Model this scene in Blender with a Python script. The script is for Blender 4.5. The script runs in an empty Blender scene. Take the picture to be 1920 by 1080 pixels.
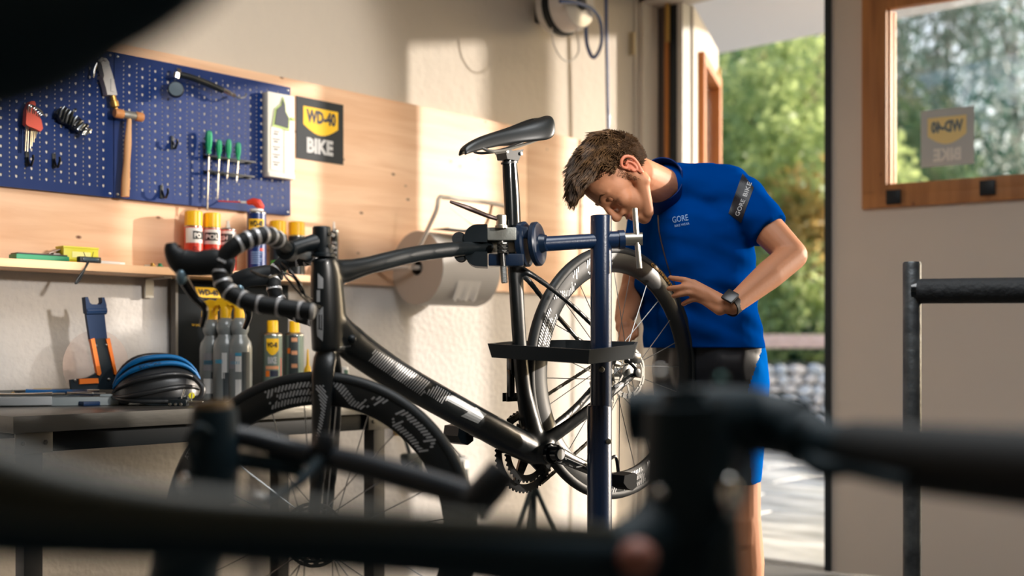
import bpy, bmesh, math, random
import numpy as np
from mathutils import Vector, Matrix, Euler, noise
from mathutils.bvhtree import BVHTree
random.seed(7); np.random.seed(7)
V = Vector
sc = bpy.context.scene
COL = sc.collection
# ---------------------------------------------------------------- camera
FPX, CX, HY, CAMH = 2200.0, 960.0, 650.0, 1.04          # focal length in px, centre column, horizon row, lens height
FWD = V((-0.669, 0.743, 0)).normalized(); RGT = V((0.743, 0.669, 0)).normalized()
cam_d = bpy.data.cameras.new('camera'); cam = bpy.data.objects.new('camera', cam_d); COL.objects.link(cam)
cam.location = (0, 0, CAMH)
cam.rotation_euler = (math.pi/2, 0, math.atan2(-FWD.x, FWD.y))
cam_d.sensor_width = 36.0; cam_d.lens = FPX/1920*36
cam_d.shift_y = (HY-540)/1920
cam_d.dof.use_dof = True; cam_d.dof.focus_distance = 3.05; cam_d.dof.aperture_fstop = 1.75
cam_d.clip_start = 0.02; cam_d.clip_end = 200
sc.camera = cam
# ---------------------------------------------------------------- sky, sun, lamps, exposure
SUN = V((0.521*0.982, 0.854*0.982, 0.187))              # towards the sun: low, outside the open door
w = bpy.data.worlds.new('sky'); sc.world = w; w.use_nodes = True
nt = w.node_tree; nt.nodes.clear()
sky = nt.nodes.new('ShaderNodeTexSky'); sky.sky_type = 'NISHITA'; sky.sun_disc = False
sky.sun_elevation = math.radians(24); sky.sun_rotation = math.atan2(SUN.x, SUN.y)
sky.air_density = 1.0; sky.dust_density = 5.0; sky.ozone_density = 1.0
bg = nt.nodes.new('ShaderNodeBackground'); bg.inputs[1].default_value = 0.42
wo = nt.nodes.new('ShaderNodeOutputWorld')
nt.links.new(sky.outputs[0], bg.inputs[0]); nt.links.new(bg.outputs[0], wo.inputs[0])
def sun_lamp(name, d, e, ang, col):
    l = bpy.data.lights.new(name, 'SUN'); l.energy = e; l.angle = math.radians(ang); l.color = col
    o = bpy.data.objects.new(name, l); COL.objects.link(o)
    o.rotation_euler = V(d).to_track_quat('Z', 'Y').to_euler(); o.location = V(d)*20
sun_lamp('sun', SUN, 6.0, 0.8, (1.0, 0.90, 0.80))
def area_lamp(name, loc, target, size, e, col, spread=180):
    l = bpy.data.lights.new(name, 'AREA'); l.shape = 'DISK'; l.size = size; l.energy = e; l.color = col; l.spread = math.radians(spread)
    o = bpy.data.objects.new(name, l); COL.objects.link(o); o.location = loc
    o.rotation_euler = (V(loc)-V(target)).to_track_quat('Z', 'Y').to_euler(); return o
def spot_lamp(name, loc, target, e, ang, blend, size, col):
    l = bpy.data.lights.new(name, 'SPOT'); l.energy = e; l.spot_size = math.radians(ang); l.spot_blend = blend; l.shadow_soft_size = size; l.color = col
    o = bpy.data.objects.new(name, l); COL.objects.link(o); o.location = loc
    o.rotation_euler = (V(loc)-V(target)).to_track_quat('Z', 'Y').to_euler(); return o
spot_lamp('work_lamp', (1.15, 2.05, 1.95), (-3.5, 2.0, 1.88), 450, 32, 0.35, 0.11, (1.0, 0.93, 0.86))
area_lamp('fill_light', (-1.0, 1.6, 2.98), (-1.0, 1.6, 0), 1.6, 50, (0.97, 0.99, 1.0))  # added fill to brighten the room; no lamp is known there
sc.view_settings.view_transform = 'Standard'; sc.view_settings.look = 'None'
sc.view_settings.gamma = 1.0; sc.view_settings.exposure = 0.0; sc.view_settings.use_curve_mapping = False
try:
    sc.cycles.use_denoising = True
except Exception: pass
# ---------------------------------------------------------------- where things are
def W(px, py, d):                                       # a point d metres in front of the lens, in world space
    return V((0, 0, CAMH)) + FWD*d + RGT*((px-CX)/FPX*d) + V((0, 0, (HY-py)/FPX*d))
def ray(px, py): return (FWD + RGT*((px-CX)/FPX) + V((0, 0, (HY-py)/FPX)))
def onplane(px, py, p0, n):
    r = ray(px, py); o = V((0, 0, CAMH)); t = (V(p0)-o).dot(n)/r.dot(n); return o + r*t
WX = -3.55                                              # the inner face of the long left wall
def onwall(px, py, off=0.0): return onplane(px, py, (WX+off, 0, 0), V((1, 0, 0)))
def onz(px, py, z): return onplane(px, py, (0, 0, z), V((0, 0, 1)))
def topx(p):
    q = V(p)-V((0, 0, CAMH)); d = q.dot(FWD); return (CX+FPX*q.dot(RGT)/d, HY-FPX*q.z/d, d)
# ---------------------------------------------------------------- materials
def lin(c):
    return tuple((x/255/12.92 if x/255 <= 0.04045 else ((x/255+0.055)/1.055)**2.4) for x in c)
MATS = {}
def mat(name, c, rough=0.5, metal=0.0, coat=0.0, bump=0.0, bscale=80, var=0.0, vscale=6, trans=0.0, alpha=1.0, sub=0.0, spec=0.5, emit=0, stretch=None, c2=None):
    if name in MATS: return MATS[name]
    m = bpy.data.materials.new(name); m.use_nodes = True; n = m.node_tree; b = n.nodes['Principled BSDF']
    col = (*lin(c), 1)
    b.inputs['Base Color'].default_value = col; b.inputs['Roughness'].default_value = rough
    b.inputs['Metallic'].default_value = metal; b.inputs['Coat Weight'].default_value = coat
    b.inputs['Transmission Weight'].default_value = trans; b.inputs['Alpha'].default_value = alpha
    b.inputs['Specular IOR Level'].default_value = spec
    if sub: b.inputs['Subsurface Weight'].default_value = sub; b.inputs['Subsurface Radius'].default_value = (0.012, 0.005, 0.003)
    if emit: b.inputs['Emission Color'].default_value = col; b.inputs['Emission Strength'].default_value = emit
    tc = n.nodes.new('ShaderNodeTexCoord'); mp = n.nodes.new('ShaderNodeMapping'); n.links.new(tc.outputs['Object'], mp.inputs[0])
    if stretch: mp.inputs['Scale'].default_value = stretch
    nz = n.nodes.new('ShaderNodeTexNoise'); nz.inputs['Scale'].default_value = vscale; nz.inputs['Detail'].default_value = 6
    n.links.new(mp.outputs[0], nz.inputs['Vector'])
    if var or c2:
        mx = n.nodes.new('ShaderNodeMix'); mx.data_type = 'RGBA'
        rp = n.nodes.new('ShaderNodeValToRGB'); rp.color_ramp.elements[0].position = 0.35; rp.color_ramp.elements[1].position = 0.65
        n.links.new(nz.outputs['Fac'], rp.inputs[0]); n.links.new(rp.outputs[0], mx.inputs[0])
        mx.inputs[6].default_value = col
        mx.inputs[7].default_value = (*lin(c2), 1) if c2 else (*[x*(1-var) for x in col[:3]], 1)
        n.links.new(mx.outputs[2], b.inputs['Base Color'])
    if bump:
        n2 = n.nodes.new('ShaderNodeTexNoise'); n2.inputs['Scale'].default_value = bscale; n2.inputs['Detail'].default_value = 5
        n.links.new(mp.outputs[0], n2.inputs['Vector'])
        bp = n.nodes.new('ShaderNodeBump'); bp.inputs['Strength'].default_value = bump; bp.inputs['Distance'].default_value = 0.01
        n.links.new(n2.outputs['Fac'], bp.inputs['Height']); n.links.new(bp.outputs[0], b.inputs['Normal'])
    MATS[name] = m; return m
def wood_mat(name, c1, c2, axis=1, knots=True, rough=0.55, scale=1.0):
    if name in MATS: return MATS[name]
    m = bpy.data.materials.new(name); m.use_nodes = True; n = m.node_tree; b = n.nodes['Principled BSDF']
    N = n.nodes.new; L = n.links.new
    tc = N('ShaderNodeTexCoord'); mp = N('ShaderNodeMapping'); L(tc.outputs['Object'], mp.inputs[0])
    s = [14*scale]*3; s[axis] = 1.1*scale; mp.inputs['Scale'].default_value = s
    nz = N('ShaderNodeTexNoise'); nz.inputs['Scale'].default_value = 1.6; nz.inputs['Detail'].default_value = 8; nz.inputs['Distortion'].default_value = 0.6
    L(mp.outputs[0], nz.inputs['Vector'])
    rp = N('ShaderNodeValToRGB'); rp.color_ramp.elements[0].position = 0.3; rp.color_ramp.elements[1].position = 0.72
    rp.color_ramp.elements[0].color = (*lin(c1), 1); rp.color_ramp.elements[1].color = (*lin(c2), 1)
    L(nz.outputs['Fac'], rp.inputs[0]); out = rp.outputs[0]
    if knots:
        mp2 = N('ShaderNodeMapping'); L(tc.outputs['Object'], mp2.inputs[0]); s2 = [13.0]*3; s2[axis] = 7.5; mp2.inputs['Scale'].default_value = s2
        vo = N('ShaderNodeTexVoronoi'); vo.inputs['Scale'].default_value = 1.0; L(mp2.outputs[0], vo.inputs['Vector'])
        r2 = N('ShaderNodeValToRGB'); r2.color_ramp.elements[0].position = 0.035; r2.color_ramp.elements[0].color = (1, 1, 1, 1)
        r2.color_ramp.elements[1].position = 0.10; r2.color_ramp.elements[1].color = (0, 0, 0, 1)
        L(vo.outputs['Distance'], r2.inputs[0])
        mx = N('ShaderNodeMix'); mx.data_type = 'RGBA'; L(r2.outputs[0], mx.inputs[0]); L(out, mx.inputs[6]); mx.inputs[7].default_value = (*lin((104, 62, 42)), 1)
        out = mx.outputs[2]
    L(out, b.inputs['Base Color']); b.inputs['Roughness'].default_value = rough
    bp = N('ShaderNodeBump'); bp.inputs['Strength'].default_value = 0.15; bp.inputs['Distance'].default_value = 0.003; L(nz.outputs['Fac'], bp.inputs['Height']); L(bp.outputs[0], b.inputs['Normal'])
    MATS[name] = m; return m
# ---------------------------------------------------------------- mesh building
class MB:
    def __init__(s): s.v = []; s.f = []; s.mi = []; s.m = 0; s.M = Matrix.Identity(4)
    def add(s, vs, fs, M=None):
        k = len(s.v); T = s.M @ M if M is not None else s.M
        if any(p is None for p in vs):
            bad = {i for i, p in enumerate(vs) if p is None}; fs = [f for f in fs if not any(i in bad for i in f)]
            keep = sorted({i for f in fs for i in f}); mp = {o: n for n, o in enumerate(keep)}; vs = [vs[i] for i in keep]; fs = [[mp[i] for i in f] for f in fs]
        s.v += [tuple(T @ V(p)) for p in vs]; s.f += [[i+k for i in f] for f in fs]; s.mi += [s.m]*len(fs); return s
    def box(s, c, d, M=None, bev=0.0):
        x, y, z = [q/2 for q in d]; c = V(c)
        if bev <= 0:
            vs = [c+V((a*x, b*y, e*z)) for a in (-1, 1) for b in (-1, 1) for e in (-1, 1)]
            return s.add(vs, [(0, 1, 3, 2), (4, 6, 7, 5), (0, 4, 5, 1), (2, 3, 7, 6), (0, 2, 6, 4), (1, 5, 7, 3)], M)
        bm = bmesh.new(); bmesh.ops.create_cube(bm, size=1.0)
        for v in bm.verts: v.co = c+V((v.co.x*d[0], v.co.y*d[1], v.co.z*d[2]))
        bmesh.ops.bevel(bm, geom=bm.edges[:], offset=min(bev, min(d)*0.45), segments=2, profile=0.6, affect='EDGES')
        bm.verts.index_update(); s.add([v.co for v in bm.verts], [[v.index for v in f.verts] for f in bm.faces], M); bm.free(); return s
    def lathe(s, prof, M=None, n=24, cap=True):              # prof: (r, z) pairs around local Z
        vs = []; fs = []; k = len(prof)
        for i in range(n):
            a = 2*math.pi*i/n
            vs += [(r*math.cos(a), r*math.sin(a), z) for r, z in prof]
        for i in range(n):
            j = (i+1) % n
            for q in range(k-1): fs.append((i*k+q, j*k+q, j*k+q+1, i*k+q+1))
        if cap:
            fs.append([i*k for i in reversed(range(n))]); fs.append([i*k+k-1 for i in range(n)])
        return s.add(vs, fs, M)
    def tube(s, pts, r, n=10, cap=True, up=None, rb=None, closed=False):   # r (and rb for the flat side) a number or one per point
        pts = [V(p) for p in pts]; k = len(pts); rs = r if hasattr(r, '__len__') else [r]*k
        rbs = rs if rb is None else (rb if hasattr(rb, '__len__') else [rb]*k)
        vs = []; fs = []; prev = V(up) if up is not None else None
        for i, p in enumerate(pts):
            if closed: t = pts[(i+1) % k]-pts[i-1]
            else: t = pts[min(i+1, k-1)]-pts[max(i-1, 0)]
            t = t.normalized() if t.length > 1e-9 else V((0, 0, 1))
            if prev is None: prev = V((0, 0, 1)) if abs(t.z) < 0.9 else V((1, 0, 0))
            a = (prev-t*prev.dot(t)); a = a.normalized() if a.length > 1e-6 else t.orthogonal().normalized()
            b = t.cross(a)
            if up is None: prev = a
            for j in range(n):
                q = 2*math.pi*j/n; vs.append(p+a*(math.cos(q)*rs[i])+b*(math.sin(q)*rbs[i]))
        for i in range(k if closed else k-1):
            i2 = (i+1) % k
            for j in range(n):
                j2 = (j+1) % n; fs.append((i*n+j, i*n+j2, i2*n+j2, i2*n+j))
        if cap and not closed:
            fs.append(list(reversed(range(n)))); fs.append([(k-1)*n+j for j in range(n)])
        return s.add(vs, fs)
    def ell(s, c, r, M=None, n=16, m=10):
        vs = []; fs = []; c = V(c); r = (r, r, r) if not hasattr(r, '__len__') else r
        vs.append(c+V((0, 0, r[2])))
        for i in range(1, m):
            a = math.pi*i/m
            for j in range(n):
                q = 2*math.pi*j/n; vs.append(c+V((r[0]*math.sin(a)*math.cos(q), r[1]*math.sin(a)*math.sin(q), r[2]*math.cos(a))))
        vs.append(c-V((0, 0, r[2])))
        for j in range(n): fs.append((0, 1+j, 1+(j+1) % n))
        for i in range(m-2):
            for j in range(n): fs.append((1+i*n+j, 1+(i+1)*n+j, 1+(i+1)*n+(j+1) % n, 1+i*n+(j+1) % n))
        e = len(vs)-1
        for j in range(n): fs.append((1+(m-2)*n+(j+1) % n, 1+(m-2)*n+j, e))
        return s.add(vs, fs, M)
    def cap(s, p0, p1, r0, r1, n=14):                        # a rounded limb: taper from r0 to r1
        p0 = V(p0); p1 = V(p1); t = (p1-p0).normalized(); pts = []; rs = []
        for a in (-85, -55, -25): pts.append(p0+t*(r0*math.sin(math.radians(a)))); rs.append(r0*math.cos(math.radians(a)))
        pts += [p0, p1]; rs += [r0, r1]
        for a in (25, 55, 85): pts.append(p1+t*(r1*math.sin(math.radians(a)))); rs.append(r1*math.cos(math.radians(a)))
        return s.tube(pts, rs, n)
    def prism(s, poly, h, M=None, z0=0.0):                   # poly in local XY, extruded along Z
        k = len(poly); vs = [(x, y, z0) for x, y in poly]+[(x, y, z0+h) for x, y in poly]
        fs = [list(reversed(range(k))), [k+i for i in range(k)]]+[(i, (i+1) % k, k+(i+1) % k, k+i) for i in range(k)]
        return s.add(vs, fs, M)
    def build(s, name, mats, parent=None, smooth=35, local=False):
        me = bpy.data.meshes.new(name); vs = s.v
        if parent is not None and not local:
            inv = wm(parent).inverted(); vs = [tuple(inv @ V(p)) for p in vs]
        org = None
        if parent is None:
            a = np.array(vs); org = V(((a[:, 0].min()+a[:, 0].max())/2, (a[:, 1].min()+a[:, 1].max())/2, a[:, 2].min()))
            vs = [tuple(V(p)-org) for p in vs]
        me.from_pydata(vs, [], s.f)
        mats = mats if isinstance(mats, (list, tuple)) else [mats]
        for m_ in mats: me.materials.append(m_)
        if len(mats) > 1: me.polygons.foreach_set('material_index', s.mi)
        bm = bmesh.new(); bm.from_mesh(me); bmesh.ops.recalc_face_normals(bm, faces=bm.faces); bm.to_mesh(me); bm.free()
        if smooth:
            me.polygons.foreach_set('use_smooth', [True]*len(me.polygons))
            try: me.set_sharp_from_angle(angle=math.radians(smooth))
            except Exception: pass
        me.update()
        o = bpy.data.objects.new(name, me); COL.objects.link(o)
        if parent is not None: o.parent = parent
        else: o.location = org
        return o
def wm(o):
    M = Matrix.LocRotScale(o.location, o.rotation_euler.to_quaternion(), o.scale)
    return wm(o.parent) @ M if o.parent else M
def tag(o, label, cat, group=None, kind=None):
    if label: o['label'] = label
    if cat: o['category'] = cat
    if group: o['group'] = group
    if kind: o['kind'] = kind
    return o
def thing(name, label, cat, loc=(0, 0, 0), rz=0, group=None, rot=None, parent=None):
    o = bpy.data.objects.new(name, None); COL.objects.link(o); o.empty_display_size = 0.05
    o.location = loc; o.rotation_euler = rot if rot is not None else (0, 0, rz); o.parent = parent
    return tag(o, label, cat, group)
def struct(o): o['kind'] = 'structure'; return o
def lab(o, t): o['label'] = t; return o
def copy_tree(o, parent=None):
    c = o.copy(); COL.objects.link(c)
    if parent is not None: c.parent = parent
    for ch in list(o.children): copy_tree(ch, c)
    return c
def frame(o, x, y):                                     # matrix with local X along x, local Y close to y
    x = V(x).normalized(); y = V(y); z = x.cross(y).normalized(); y = z.cross(x).normalized()
    M = Matrix((x, y, z)).transposed().to_4x4(); M.translation = V(o); return M
def zframe(o, z, x=(1, 0.01, 0)):
    z = V(z).normalized(); x = V(x); y = z.cross(x).normalized(); x = y.cross(z)
    M = Matrix((x, y, z)).transposed().to_4x4(); M.translation = V(o); return M
def bez(pts, n=8, closed=False):                        # smooth curve through the points
    P = [V(p) for p in pts]; out = []; k = len(P)
    for i in range(k if closed else k-1):
        g = (lambda j: P[j % k]) if closed else (lambda j: P[max(0, min(k-1, j))])
        p0, p1, p2, p3 = g(i-1), g(i), g(i+1), g(i+2)
        for j in range(n):
            t = j/n; out.append(0.5*((2*p1)+(p2-p0)*t+(2*p0-5*p1+4*p2-p3)*t*t+(3*p1-p0-3*p2+p3)*t**3))
    if not closed: out.append(P[-1])
    return out
def lerpl(vals, n):                                     # stretch a list of numbers over n samples
    k = len(vals)-1; return [vals[min(int(i/(n-1)*k), k-1)]+(vals[min(int(i/(n-1)*k), k-1)+1]-vals[min(int(i/(n-1)*k), k-1)])*(i/(n-1)*k-min(int(i/(n-1)*k), k-1)) for i in range(n)]
_T = {}
def text2d(t, bold=0.0, res=2, sub=0):                  # flat lettering: cap height 1, starts at x 0
    key = (t, bold, res)
    if key in _T: return _T[key]
    c = bpy.data.curves.new('t', 'FONT'); c.body = t; c.offset = bold; c.resolution_u = res; c.fill_mode = 'FRONT'
    o = bpy.data.objects.new('t', c); COL.objects.link(o); bpy.context.view_layer.update()
    me = o.evaluated_get(bpy.context.evaluated_depsgraph_get()).to_mesh()
    vs = np.array([v.co[:2] for v in me.vertices]); fs = [list(p.vertices) for p in me.polygons]
    bpy.data.objects.remove(o); bpy.data.curves.remove(c)
    vs[:, 0] -= vs[:, 0].min(); y0 = 0.0; vs /= 0.69
    wd = vs[:, 0].max(); _T[key] = (vs, fs, wd); return _T[key]
def put_text(mb, t, fn, x0, y0, wd, h, bold=0.0, mirror=False, sub=False):   # lettering in a box of a 2-D sheet, fn maps the sheet into space
    vs, fs, w_ = text2d(t, bold)
    P = []
    for x, y in vs:
        u = x/w_; u = 1-u if mirror else u
        P.append(fn(x0+u*wd, y0+y*h))
    mb.add(P, fs)
def put_poly(mb, poly, fn, n=1):
    mb.add([fn(x, y) for x, y in poly], [list(range(len(poly)))])
def put_rect(mb, x0, y0, x1, y1, fn, nx=1, ny=1):
    vs = [fn(x0+(x1-x0)*i/nx, y0+(y1-y0)*j/ny) for j in range(ny+1) for i in range(nx+1)]
    mb.add(vs, [(j*(nx+1)+i, j*(nx+1)+i+1, (j+1)*(nx+1)+i+1, (j+1)*(nx+1)+i) for j in range(ny) for i in range(nx)])
def shield(x0, y0, x1, y1, n=10):                       # a flat-topped plate with a curved foot
    w_ = x1-x0; h = y1-y0
    return [(x0, y1), (x0, y0+h*0.33)]+[(x0+w_*t/n, y0+h*0.33*(1-math.sin(math.pi*t/n))) for t in range(1, n)]+[(x1, y0+h*0.33), (x1, y1)]
def hatch(polys, ang, pitch, wd, step=0.004):           # the parts of parallel stripes that fall inside the polygons
    def inside(p):
        for poly in polys:
            c = False; k = len(poly)
            for i in range(k):
                a, b = poly[i], poly[i-1]
                if (a[1] > p[1]) != (b[1] > p[1]) and p[0] < (b[0]-a[0])*(p[1]-a[1])/(b[1]-a[1])+a[0]: c = not c
            if c: return True
        return False
    A = np.array([q for p in polys for q in p]); ce = A.mean(0); R = np.abs(A-ce).max()*1.6
    d = np.array((math.cos(ang), math.sin(ang))); nn = np.array((-d[1], d[0])); out = []
    for i in range(-int(R/pitch), int(R/pitch)+1):
        o = ce+nn*i*pitch; s0 = None; t = -R
        while t <= R:
            ins = inside(o+d*t)
            if ins and s0 is None: s0 = t
            if not ins and s0 is not None:
                if t-s0 > step*2: out.append([tuple(o+d*s0-nn*wd/2), tuple(o+d*t-nn*wd/2), tuple(o+d*t+nn*wd/2), tuple(o+d*s0+nn*wd/2)])
                s0 = None
            t += step
    return out
def bvh_of(objs):
    vs = []; fs = []
    for o in objs:
        M = wm(o); k = len(vs); vs += [M @ v.co for v in o.data.vertices]; fs += [[i+k for i in p.vertices] for p in o.data.polygons]
    return BVHTree.FromPolygons(vs, fs)
def onto(bvh, off=0.0006, fallback=None):               # a print map: the spot of a surface seen in this direction, lifted by a hair
    def fn(px, py):
        r = ray(px, py).normalized(); loc, nrm, i, d = bvh.ray_cast(V((0, 0, CAMH)), r, 30)
        if loc is None: return fallback(px, py) if fallback else None
        if nrm.dot(r) > 0: nrm = -nrm
        return loc+nrm*off
    return fn
def px_text(mb, t, fn, a, b, h, bold=0.0):              # lettering along a baseline from pixel a to pixel b with cap height h pixels
    a = np.array(a, float); b = np.array(b, float); d = (b-a); u = np.array((d[1], -d[0]))/np.linalg.norm(d)
    vs, fs, w_ = text2d(t, bold)
    mb.add([fn(*(a+d*x/w_+u*h*y)) for x, y in vs], fs)
def px_grid(mb, quad, fn, nx=6, ny=6):                  # a four-cornered print, finely divided so that it follows the surface
    q = [np.array(p, float) for p in quad]; vs = []
    for j in range(ny+1):
        for i in range(nx+1):
            s, t = i/nx, j/ny; vs.append(fn(*(q[0]*(1-s)*(1-t)+q[1]*s*(1-t)+q[2]*s*t+q[3]*(1-s)*t)))
    mb.add(vs, [(j*(nx+1)+i, j*(nx+1)+i+1, (j+1)*(nx+1)+i+1, (j+1)*(nx+1)+i) for j in range(ny) for i in range(nx)])
# common materials
BLK = mat('matt_black', (12, 22, 27), 0.45, spec=0.4)
BLKG = mat('gloss_black', (8, 14, 18), 0.2, coat=0.3)
RUB = mat('rubber', (14, 22, 26), 0.75, bump=0.1, bscale=300)
STEEL = mat('steel', (190, 190, 186), 0.28, 1.0)
CHROME = mat('chrome', (225, 225, 222), 0.12, 1.0)
YEL = mat('yellow_plastic', (250, 195, 20), 0.4)
YELP = mat('yellow_print', (248, 196, 18), 0.6)
NAVY = mat('navy_print', (22, 34, 58), 0.55)
WHITE = mat('white_plastic', (232, 230, 226), 0.45)
SILP = mat('silver_print', (188, 190, 192), 0.5)
ORG = mat('orange_plastic', (232, 118, 28), 0.45)
# ---------------------------------------------------------------- room shell
plaster = mat('plaster', (212, 202, 188), 0.9, bump=0.35, bscale=22, var=0.04, vscale=2)
rough_pl = mat('rough_plaster', (206, 202, 198), 0.95, bump=0.45, bscale=42)
concrete = mat('concrete_floor', (92, 92, 90), 0.6, bump=0.2, bscale=12, var=0.3, vscale=3)
bandw = wood_mat('spruce_board', (242, 204, 170), (222, 174, 136), axis=1)
DY = 4.95                                                # the door plane
def slab(name, x0, x1, y0, y1, z0, z1, m, parent=None, bev=0):
    return MB().box(((x0+x1)/2, (y0+y1)/2, (z0+z1)/2), (x1-x0, y1-y0, z1-z0), bev=bev).build(name, m, parent, smooth=30)
struct(slab('floor', -3.85, 3.0, -3.0, 5.0, -0.1, 0.0, concrete))
struct(slab('wall_left', WX-0.25, WX, -3.0, 5.1, 0.0, 3.1, plaster))
struct(slab('trim_3', WX, WX+0.006, -3.0, 4.60, 0.0, 1.30, rough_pl))
struct(slab('ceiling', -3.8, 3.0, -3.0, 5.1, 3.1, 3.25, plaster))
struct(slab('wall_right', 2.75, 3.0, -3.0, 5.1, 0, 3.1, plaster))
struct(slab('wall_back', -3.8, 3.0, -3.2, -3.0, 0, 3.1, plaster))
struct(slab('wall_front', 0.1, 2.75, DY-0.05, DY+0.15, 0, 3.1, plaster))        # right of the doors, outside the picture
struct(slab('wall_front_lintel', WX, 0.1, DY-0.05, DY+0.15, 2.80, 3.1, plaster))
# spruce boards along the wall
band = thing('trim_1', None, None, (WX, 1.5, 1.28)); band['kind'] = 'structure'
yb = [-0.6, 4.02, 4.60]
for i in range(len(yb)-1):
    o = slab('board', WX+0.004, WX+0.024, yb[i]+0.001, yb[i+1]-0.001, 1.285, 2.035, bandw, band, bev=0.002)
# door frame strips at the left jamb (seen end on)
jam = mat('jamb_paint', (226, 217, 203), 0.7)
darks = mat('door_seal', (26, 38, 44), 0.6); browns = mat('dark_wood_edge', (104, 92, 86), 0.6); orw = mat('stained_edge', (198, 128, 62), 0.5)
def pxY(px, y):                                          # X of a point on the plane Y=y seen in column px
    return onplane(px, 600, (0, y, 0), V((0, 1, 0))).x
fr = thing('trim_2', None, None, (WX+0.1, DY, 0)); fr['kind'] = 'structure'
xs = [(1150, 1157, jam, 0.02), (1157, 1184, jam, 0.045), (1184, 1190, browns, 0.0), (1190, 1208, jam, 0.03), (1208, 1217, jam, 0.0)]
for a, b, m, p in xs: slab('frame_strip', pxY(a, DY), pxY(b, DY), DY-0.05-p, DY+0.08, 0, 2.9, m, fr)
# the folded leaf edges standing behind the jamb
lf = thing('door_2', None, None, (pxY(1240, DY+0.1), DY+0.12, 0)); lf['kind'] = 'structure'
for a, b, m, p in [(1217, 1234, darks, 0.0), (1234, 1250, browns, -0.02), (1250, 1257, orw, 0.01), (1257, 1273, darks, -0.015), (1273, 1283, mat('leaf_edge', (206, 204, 196), 0.6), 0.0)]:
    slab('leaf_edge', pxY(a, DY+0.10), pxY(b, DY+0.10), DY+0.085-p*0.5, DY+0.16, 0.02, 2.85, m, lf)
# the open leaf, turned out into the yard, with its own small window
H0 = V((pxY(1283, DY+0.12), DY+0.16, 0)); far = onplane(1338, 600, (0, DY+1.03, 0), V((0, 1, 0))); H1 = V((far.x, far.y, 0))
LD = (H1-H0); LL = LD.length; LD.normalize(); LN = V((LD.y, -LD.x, 0))      # LN: the side seen from inside
def leafM(o, d):
    z = V((0, 0, 1)); n_ = d.cross(z); return Matrix((d, n_, z)).transposed().to_4x4() if False else Matrix(((d.x, n_.x, 0, o.x), (d.y, n_.y, 0, o.y), (0, 0, 1, o.z), (0, 0, 0, 1)))
leafp = mat('leaf_paint', (216, 209, 198), 0.7, bump=0.1, bscale=10, var=0.03, vscale=2)
glass = mat('pane_glass', (235, 244, 242), 0.0, trans=1.0, alpha=0.15)
def leaf(root, M, L, wx0, wx1, wz0, wz1, ztop, fm, fw=0.07, edge=None, side=1, th=0.05, z0=0.02):
    b = MB(); b.M = M
    b.box((wx0/2, 0, (z0+ztop)/2), (wx0, th, ztop-z0)); b.box(((wx1+L)/2, 0, (z0+ztop)/2), (L-wx1, th, ztop-z0))
    b.box(((wx0+wx1)/2, 0, (z0+wz0)/2), (wx1-wx0, th, wz0-z0)); b.box(((wx0+wx1)/2, 0, (wz1+ztop)/2), (wx1-wx0, th, ztop-wz1))
    b.build('leaf_panel', leafp, root, smooth=0)
    wf = None
    for nm, c, d in (('frame_rail', ((wx0+wx1)/2, side*0.02, wz0+fw/2), (wx1-wx0+0.0, th+0.03, fw)), ('frame_rail', ((wx0+wx1)/2, side*0.02, wz1-fw/2), (wx1-wx0, th+0.03, fw)),
                     ('frame_stile', (wx0+fw/2, side*0.02, (wz0+wz1)/2), (fw, th+0.03, wz1-wz0-2*fw)), ('frame_stile', (wx1-fw/2, side*0.02, (wz0+wz1)/2), (fw, th+0.03, wz1-wz0-2*fw))):
        b = MB(); b.M = M; b.box(c, d, bev=0.004); b.build(nm, fm, root)
    return root
orframe = wood_mat('honey_frame', (196, 122, 58), (158, 92, 44), axis=2, knots=False)
brframe = wood_mat('brown_frame', (192, 134, 78), (152, 100, 56), axis=2, knots=True)
M2 = leafM(H0, LD)
leaf(lf, M2, LL, 0.16, 0.86, 1.50, 2.60, 2.80, orframe, 0.06, side=1)
b = MB(); b.M = M2; b.box((0.51, 0.005, 2.05), (0.58, 0.006, 0.98)); b.build('pane', glass, lf)
b = MB(); b.M = M2; b.box((LL+0.012, 0, 1.4), (0.022, 0.05, 2.76)); b.build('leaf_edge', mat('leaf_edge_blue', (120, 140, 146), 0.4), lf)
b = MB(); b.M = M2; b.box((LL+0.0, 0.03, 2.62), (0.03, 0.02, 0.14)); b.build('hinge_plate', mat('brass', (186, 150, 84), 0.35, 0.8), lf)
# the closed leaf on the right
d1 = leaf_o = onplane(1551, 600, (0, DY, 0), V((0, 1, 0))); LO = V((d1.x, d1.y, 0)); D1 = V((0.988, 0.153, 0)).normalized()
rl = thing('door_1', None, None, LO); rl['kind'] = 'structure'
M1 = leafM(LO, D1)
def sOn(px, py=600):                                     # distance along the right leaf of the point in column px
    n_ = D1.cross(V((0, 0, 1))); p = onplane(px, py, LO, n_); return (p-LO).dot(D1), p.z
s0, zb = sOn(1622, 394); s1 = s0+0.80; zt = 2.72
leaf(rl, M1, 1.22, s0, s1, zb, zt, 2.80, brframe, sOn(1648)[0]-s0+0.004, side=0.6)
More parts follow.
